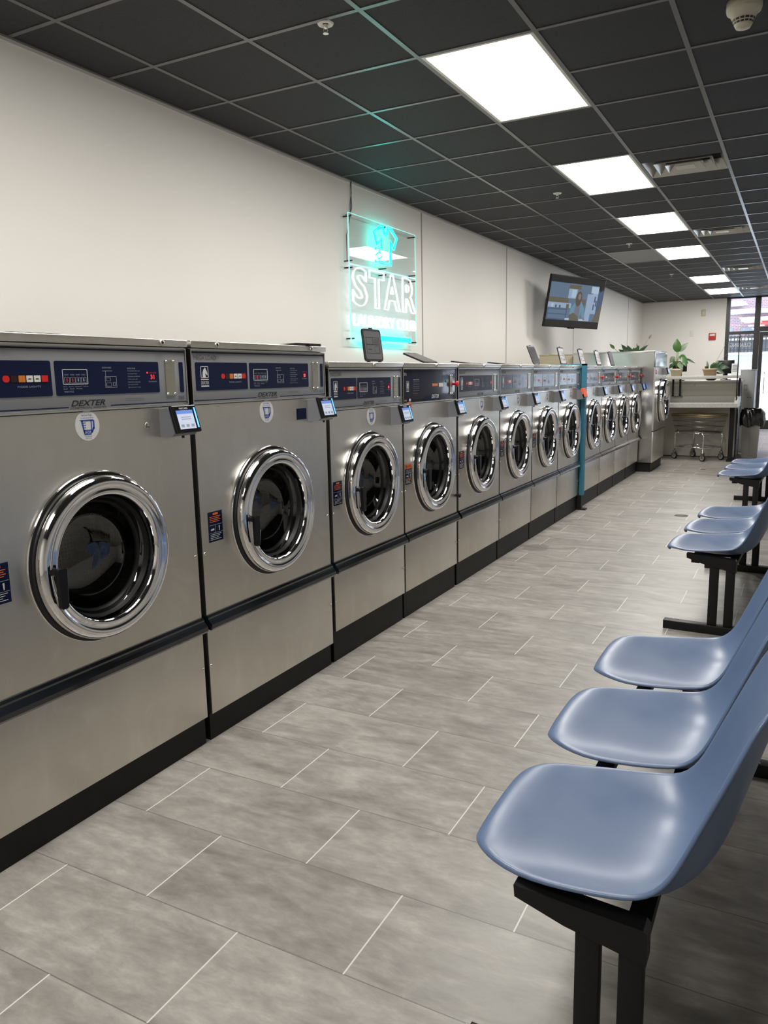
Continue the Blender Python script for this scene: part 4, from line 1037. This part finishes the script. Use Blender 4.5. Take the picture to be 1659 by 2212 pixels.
def bench(xo, yc, rot, label):
    t = thing('beam_seating', (1.65 + xo, yc, 0), label, 'bench', 'three-seat benches along the aisle', rot)
    for k in (-1, 0, 1):
        o = link('seat', SEAT, t, (SX0 - 1.65, k * .505, .421))
        sd = o.modifiers.new('smooth', 'SUBSURF'); sd.levels = 1; sd.render_levels = 1
        m = MB().use(BLACKP); m.box(-.17, .055, k * .505 - .10, k * .505 + .10, .383, .388); m.box(-.01, .03, k * .505 - .02, k * .505 + .02, .385, .395); part('mounting_plate', m, t)
    for x in (-.165, .012):
        m = MB().use(BLACKP); m.box(x, x + .042, -.71, .71, .362, .383, .002); part('beam', m, t)
    for s in (-1, 1):
        y = s * .725
        def stand():
            m = MB().use(BLACKP); d = .020
            m.prism([(-.184, .416), (.048, .402), (.055, .394), (.055, .335), (-.02, .350), (-.09, .364), (-.182, .393)], 'Y', -d, d)
            return m.mesh('bracket')
        link('bracket', cached('bracket', stand), t, (0, y, 0))
        m = MB().use(BLACKP); m.box(-.070, -.026, -.013, .013, .04, .368, .002); part('post', m, t, (0, y, 0))
        m = MB().use(BLACKP); m.box(.007, .050, -.013, .013, .04, .35, .002); part('post', m, t, (0, y, 0))
        m = MB().use(BLACKP); m.box(-.285, .235, -.025, .025, 0, .046, .003); m.use(BOLT); m.cyl((.18, -.01, .046), (.18, -.01, .048), .006, seg=10); part('foot', m, t, (0, y, 0))
    return t
bench(.022, 1.983, -.004, 'nearest blue three-seat bench, filling the lower right corner')
bench(0., 4.90, -.042, 'middle blue three-seat bench, between the nearest and the farthest bench')
bench(-.03, 8.08, -.04, 'farthest blue three-seat bench, in front of the folding table')
# floor drains
for (x, y, r, lab) in ((.99, 7.635, .062, 'round metal floor drain in the aisle beside the middle bench'), (.80, 11.43, .035, 'small far floor drain cover near the laundry cart')):
    t = thing('floor_drain', (x, y, 0), lab, 'floor drain'); m = MB().use(mat('drain_metal', (.10, .095, .085), .6, .5)); m.lathe([(0, r), (.003, r - .004), (.003, 0)], axis='Z', seg=32); part('cover', m, t)

# ================================================================== FOLDING TABLE, COUNTER
t = thing('folding_table', (.1, 12.78, 0), 'speckled grey laundry folding table with raised lips and upper shelf at the far end', 'table')
def L(m, x0, x1, y0, y1, z0, z1, b=0.): m.box(x0 - .1, x1 - .1, y0 - 12.78, y1 - 12.78, z0, z1, b)
m = MB().use(LAM); L(m, -.90, 1.12, 12.40, 13.08, .805, .862)
L(m, -.90, 1.12, 13.05, 13.09, .862, .955)
m.prism([(12.40 - 12.78, .862), (12.45 - 12.78, .955), (13.09 - 12.78, .955), (13.09 - 12.78, .862)], 'X', .98, 1.025); part('tabletop', m, t)
m = MB().use(LAM); L(m, -.90, 1.125, 12.72, 13.06, 1.225, 1.268, .003); part('upper_shelf', m, t)
for x, y in ((.13, 13.0), (.235, 13.0), (1.09, 12.92), (-.7, 13.0)):
    m = MB().use(BLACKP); L(m, x, x + .028, y, y + .03, .955 if x < 1 else .86, 1.225); part('shelf_post', m, t)
m = MB().use(BLACKP)
L(m, .12, .29, 12.985, 13.045, .955, .962); part('post_plate', m, t)
for x in (1.01, -.8):
    m = MB().use(BLACKP); L(m, x, x + .065, 12.65, 12.71, .03, .805); part('leg', m, t); m = MB().use(BLACKP); L(m, x - .005, x + .07, 12.50, 12.95, 0, .03); part('foot', m, t)
m = MB().use(BLACKP); m.tube([(1.0, 12.43 - 12.78, .87), (1.0, 12.43 - 12.78, 1.78), (1.005, 12.43 - 12.78, 1.84), (.985, 12.43 - 12.78, 1.85)], .007, 8); part('hanging_rod', m, t)

t = thing('service_counter', (.1, 13.5, 0), 'cream service counter behind the folding table', 'counter')
m = MB().use(CREAM); m.box(-1.1, .97, -.36, .30, 0, 1.165); part('body', m, t)
m = MB().use(LAM); m.box(-1.12, 1.02, -.38, .34, 1.166, 1.192, .003); m.use(INK); m.cyl((-.03, -.362, 1.13), (-.03, -.358, 1.13), .006); m.cyl((.35, -.362, 1.13), (.35, -.358, 1.13), .006); part('worktop', m, t)
m = MB().use(FRAMEB); m.box(-1.1, .97, -.365, -.36, 0, .012); m.box(.97, .985, -.38, .33, 0, 1.16); part('edge_trim', m, t)
t = thing('metal_cabinet', (1.17, 14.25, 0), 'light grey metal cabinet standing behind the counter end by the window', 'cabinet')
m = MB().use(GREYMET); m.box(-.13, .09, -.2, .25, 0, 1.335, .004); part('body', m, t)
m = MB().use(GREYMET); m.box(-.14, .10, -.21, .26, 1.336, 1.352); part('lid', m, t)
m = MB().use(INK); frame_on_y = None; m.box(-.06, -.02, -.203, -.20, 1.02, 1.024); m.box(-.06, -.02, -.203, -.20, 1.10, 1.104); m.box(-.06, -.057, -.203, -.20, 1.02, 1.104); m.box(-.023, -.02, -.203, -.20, 1.02, 1.104); m.cyl((0, -.203, .9), (0, -.20, .9), .007); m.cyl((.04, -.203, .9), (.04, -.20, .9), .007); part('latch', m, t)

# ---- laundry cart
t = thing('laundry_cart', (.579, 12.764 - .02, 0), 'chrome wire laundry cart on four casters parked under the folding table', 'cart', rotz=-.62)
Lc, Wc = .33, .225
m = MB().use(BRASSW); m.tube([(-Lc, -Wc, .69), (Lc, -Wc, .69), (Lc, Wc, .69), (-Lc, Wc, .69)], .011, 8, True); m.tube([(-Lc, -Wc, .665), (Lc, -Wc, .665), (Lc, Wc, .665), (-Lc, Wc, .665)], .008, 8, True); part('bumper_rail', m, t)
m = MB().use(WIRE)
def sec(z): k = .84 + .16 * (z - .43) / .26; return Lc * k, Wc * k
for z in (.43, .51, .59):
    a, b = sec(z); m.tube([(-a, -b, z), (a, -b, z), (a, b, z), (-a, b, z)], .005, 6, True)
a0, b0 = sec(.43); a1, b1 = sec(.68)
for i in range(25):
    u = -1 + 2 * i / 24
    for s in (-1, 1): m.tube([(u * a0, s * b0, .43), (u * a1, s * b1, .68)], .0018, 4)
    m.tube([(u * a0, -b0, .43), (u * a0, b0, .43)], .0018, 4)
for i in range(17):
    u = -1 + 2 * i / 16
    for s in (-1, 1): m.tube([(s * a0, u * b0, .43), (s * a1, u * b1, .68)], .0018, 4)
part('basket', m, t)
for sx in (-1, 1):
    for sy in (-1, 1):
        m = MB().use(CHROME); X_, Y_ = sx * .27, sy * .20
        m.tube([(sx * .20, Y_, .415), (sx * .25, Y_, .41), (X_, Y_, .385), (X_, Y_, .34), (X_, Y_, .13)], .012, 10); part('leg', m, t)
        c = MB().use(WIRE); c.cyl((X_, Y_, .13), (X_, Y_, .115), .03); c.box(X_ - .02, X_ + .02, Y_ - .019, Y_ - .015, .04, .12); c.box(X_ - .02, X_ + .02, Y_ + .015, Y_ + .019, .04, .12)
        cc = part('caster', c, t)
        c = MB().use(RUBBER); c.lathe([(-.013, 0), (-.013, .047), (-.010, .052), (.010, .052), (.013, .047), (.013, 0)], (X_, Y_, .052), 'Y', 24); c.use(GREYMET); c.lathe([(-.0135, .0), (-.0135, .036)], (X_, Y_, .052), 'Y', 24); c.lathe([(.0135, .036), (.0135, 0)], (X_, Y_, .052), 'Y', 24); part('wheel', c, cc)
m = MB().use(CHROME); m.tube([(-.27, -.2, .2), (.27, -.2, .2), (.27, .2, .2), (-.27, .2, .2)], .010, 8, True); m.tube([(-.25, -.19, .41), (.25, -.19, .41), (.25, .19, .41), (-.25, .19, .41)], .009, 8, True); part('frame', m, t)

# ---- waste bin
t = thing('trash_can', (1.275, 13.32, 0), 'grey waste bin with black liner bag standing right of the folding table', 'trash can')
m = MB().use(GREYBIN)
A = [(-.105, -.15), (.105, -.15), (.105, .15), (-.105, .15)]; B = [(-.13, -.18), (.13, -.18), (.13, .18), (-.13, .18)]
for i in range(4): j = (i + 1) % 4; m.poly([(*A[i], 0), (*A[j], 0), (*B[j], .66), (*B[i], .66)])
m.poly([(*p, 0) for p in A]); m.use(INK); m.box(-.0, .001, -.169, -.166, .06, .45); part('bin', m, t)
m = MB().use(BAGM); n = 64; rings = []
for (z, k, jit) in ((.60, .80, .0), (.735, .98, .004), (.752, 1.02, .006), (.74, 1.08, .010), (.68, 1.16, .018), (.60, 1.20, .024), (.53, 1.16, .024), (.49, 1.10, .02)):
    R = []
    for i in range(n):
        a = 2 * PI * i / n; c, s = math.cos(a), math.sin(a); q = (abs(c) ** 4 + abs(s) ** 4) ** -.25
        w = 1 + jit * 4 * math.sin(a * 7 + z * 9) * .5 + jit * 2 * math.sin(a * 17 + z * 23)
        ext = 1. + (.22 if c > .2 and z < .72 else 0.) * max(0, c)
        R.append(m.bm.verts.new((.13 * k * w * q * c * ext, .18 * k * w * q * s, z + (.02 * math.sin(a * 5 + 1) if z < .56 else .004 * math.sin(a * 9)))))
    rings.append(R)
for A_, B_ in zip(rings, rings[1:]):
    for i in range(n): m._f([A_[i], A_[(i + 1) % n], B_[(i + 1) % n], B_[i]], True)
part('liner_bag', m, t)

# ---- plants on the shelf
def leaf(mb, base, tip, width, droop=.0, m_=LEAF, up=(0, -1, .2), n=9, cup=.15):
    base, tip = Vector(base), Vector(tip); d = tip - base; L_ = d.length; side = d.cross(Vector(up)).normalized(); nn = side.cross(d).normalized()
    mb.use(m_); rows_ = []
    for i in range(n + 1):
        u = i / n; wv = width * math.sin(PI * min(1, u ** .8)) * .5 if 0 < u < 1 else .0008
        c = base + d * u + Vector((0, 0, -droop * u * u)) + nn * (.06 * L_ * math.sin(PI * u))
        rows_.append([mb.bm.verts.new(c - side * wv + nn * cup * wv), mb.bm.verts.new(c), mb.bm.verts.new(c + side * wv + nn * cup * wv)])
    for a, b in zip(rows_, rows_[1:]):
        for k in range(2): mb._f([a[k], a[k + 1], b[k + 1], b[k]], True)
def plant(x, y, z, label, potw, poth, potm, leaves, stems, oval=1.):
    t = thing('potted_plant', (x, y, z), label, 'potted plant')
    m = MB().use(potm); m.lathe([(0, 0), (0, potw * .76), (poth * .72, potw * .92), (poth * .72, potw), (poth, potw * 1.04), (poth, potw * .96), (poth * .85, potw * .9)], axis='Z', seg=40)
    for v in m.bm.verts: v.co.x *= oval
    part('pot', m, t)
    m = MB().use(SOIL); m.lathe([(poth * .86, potw * .92), (poth * .88, 0)], axis='Z', seg=32)
    for v in m.bm.verts: v.co.x *= oval
    part('soil', m, t)
    for s in stems:
        m = MB().use(s[2] if len(s) > 2 else STEM); m.tube(s[0], s[1], 6); part('stem', m, t)
    for lf in leaves:
        m = MB(); leaf(m, *lf[:3], **(lf[3] if len(lf) > 3 else {})); part('leaf', m, t)
D = dict
plant(.20, 12.88, 1.269, 'leafy potted plant with tall upright green leaf in a cream pot on the shelf', .092, .115, POT, [
    ((0, 0, .36), (-.01, .0, .575), .125, D(m_=LEAF)), ((.02, 0, .37), (.16, .03, .51), .085, D(m_=LEAF3)), ((-.03, 0, .30), (-.105, 0, .22), .085, D(m_=LEAF3, droop=.02)),
    ((.03, 0, .30), (.17, -.01, .26), .11, D(m_=LEAF, droop=.07)), ((.08, 0, .31), (.15, -.05, .14), .10, D(m_=LEAF)), ((.03, 0, .22), (.10, -.07, .10), .085, D(m_=LEAF3)), ((.12, .02, .27), (.27, .0, .19), .035, D(m_=LEAF2)), ((-.04, 0, .2), (-.11, .0, .12), .06, D(m_=LEAF2)), ((-.02, 0, .16), (-.05, -.02, .27), .03, D(m_=LEAF))],
    [([(0, 0, .1), (-.005, 0, .25), (0, 0, .37)], .006), ([(0, 0, .1), (.01, 0, .25), (.02, 0, .37)], .005), ([(0, 0, .1), (-.02, 0, .22), (-.03, 0, .30)], .004), ([(0, 0, .1), (.015, 0, .24), (.03, 0, .30), (.08, 0, .31)], .004), ([(.01, 0, .1), (.03, 0, .22)], .004)])
plant(.69, 12.86, 1.269, 'orchid with dark strap leaves in a tan banded pot on the shelf', .098, .108, POT2, [
    ((0, 0, .1), (.12, 0, .22), .055, D(m_=LEAF)), ((.0, 0, .1), (.17, -.02, .20), .06, D(m_=LEAF2)), ((.05, 0, .13), (.28, -.03, .14), .085, D(m_=LEAF2, droop=.03)), ((.04, 0, .14), (.21, -.08, .02), .075, D(m_=LEAF2)),
    ((-.03, 0, .1), (-.055, 0, .23), .035, D(m_=LEAF3)), ((-.03, 0, .1), (-.08, -.02, .14), .05, D(m_=LEAF2)), ((.0, .02, .1), (.05, .02, .2), .05, D(m_=LEAF2))],
    [([(.02, 0, .1), (.10, 0, .26), (.19, 0, .45)], .0022, DRYST), ([(.04, 0, .1), (.16, 0, .24), (.25, 0, .36)], .0022, DRYST)], 1.15)
plant(-.47, 12.88, 1.269, 'peace lily with drooping dark leaves showing over the tall steel washer', .09, .12, POT2, [
    ((0, 0, .3), (-.18, 0, .52), .09, D(m_=LEAF2)), ((0, 0, .3), (-.22, 0, .44), .09, D(m_=LEAF2)), ((0, 0, .3), (-.08, 0, .50), .10, D(m_=LEAF2)), ((0, 0, .3), (.10, 0, .49), .10, D(m_=LEAF2)), ((.05, 0, .32), (.24, 0, .52), .06, D(m_=LEAF2, droop=.02)), ((.10, 0, .34), (.06, 0, .53), .03, D(m_=LEAF2)), ((-.28, 0, .45), (-.36, 0, .53), .05, D(m_=LEAF)), ((.0, 0, .3), (.02, 0, .46), .10, D(m_=LEAF2))],
    [([(0, 0, .1), (0, 0, .3)], .006), ([(0, 0, .1), (-.05, 0, .35), (-.22, 0, .40), (-.28, 0, .45)], .003), ([(0, 0, .1), (.05, 0, .32)], .005), ([(.02, 0, .1), (.12, 0, .40), (.245, 0, .60)], .0025, DRYST)])
t = bpy.data.objects.get('potted_plant.002') or thing('x', (0, 0, 0), 'x', 'x')
m = MB(); leaf(m, (.24, 0, .585), (.285, 0, .655), .035, m_=DRYST); part('dry_flower', m, t)

# ---- things on counter and shelf
t = thing('computer_monitor', (.17, 13.62, 1.192), 'black computer monitor standing behind the cream potted plant', 'monitor'); m = MB().use(PLASTIC); m.box(-.13, .095, -.012, .012, .145, .315, .004); part('screen_case', m, t); m = MB().use(PLASTIC); m.box(-.03, .02, .0, .02, .01, .16); m.box(-.08, .07, -.05, .07, 0, .012); part('stand', m, t)
t = thing('computer_monitor', (.86, 13.62, 1.192), 'black monitor seen edge-on behind the orchid near the window', 'monitor'); m = MB().use(PLASTIC); m.box(-.14, .11, -.012, .012, .10, .31, .004); part('screen_case', m, t); m = MB().use(PLASTIC); m.box(-.03, .02, .0, .02, .01, .12); m.box(-.08, .07, -.05, .07, 0, .012); part('stand', m, t)
t = thing('bowl', (.66, 13.36, 1.192), 'black bowl on the counter below the shelf', 'bowl'); m = MB().use(PLASTIC); m.lathe([(0, 0), (0, .05), (.012, .07), (.035, .095), (.035, .088), (.012, .06), (.012, 0)], axis='Z', seg=32); part('body', m, t)
t = thing('dish', (.85, 13.30, 1.192), 'small white dish on the counter right of the black bowl', 'dish'); m = MB().use(WHITEP); m.lathe([(0, 0), (0, .02), (.022, .045), (.022, .04), (.006, 0)], axis='Z', seg=28); part('body', m, t)
t = thing('tray', (.12, 13.30, 1.192), 'cream shallow tray on the counter under the shelf', 'tray'); m = MB().use(POT); m.box(-.10, .10, -.07, .07, 0, .008); m.box(-.10, .10, -.07, -.062, .008, .028); m.box(-.1, -.092, -.062, .07, .008, .028); m.box(.092, .1, -.062, .07, .008, .028); part('body', m, t)
t = thing('notice_stand', (1.035, 12.86, 1.269), 'printed white notice leaning in a stand at the shelf end', 'notice')
m = MB().use(PAPER); m.prism([(-.02, 0), (-.017, 0), (.023, .175), (.02, .175)], 'X', -.05, .055); m.use(INK)
for k in range(6): z = .145 - k * .018; m.box(-.038, .04 - (k % 2) * .012, -.0225 + z * .228 - .0005, -.0225 + z * .228 + .0, z, z + .005)
part('sheet', m, t)
m = MB().use(ACRYLIC); m.box(-.055, .06, -.03, .05, 0, .004); part('base', m, t)
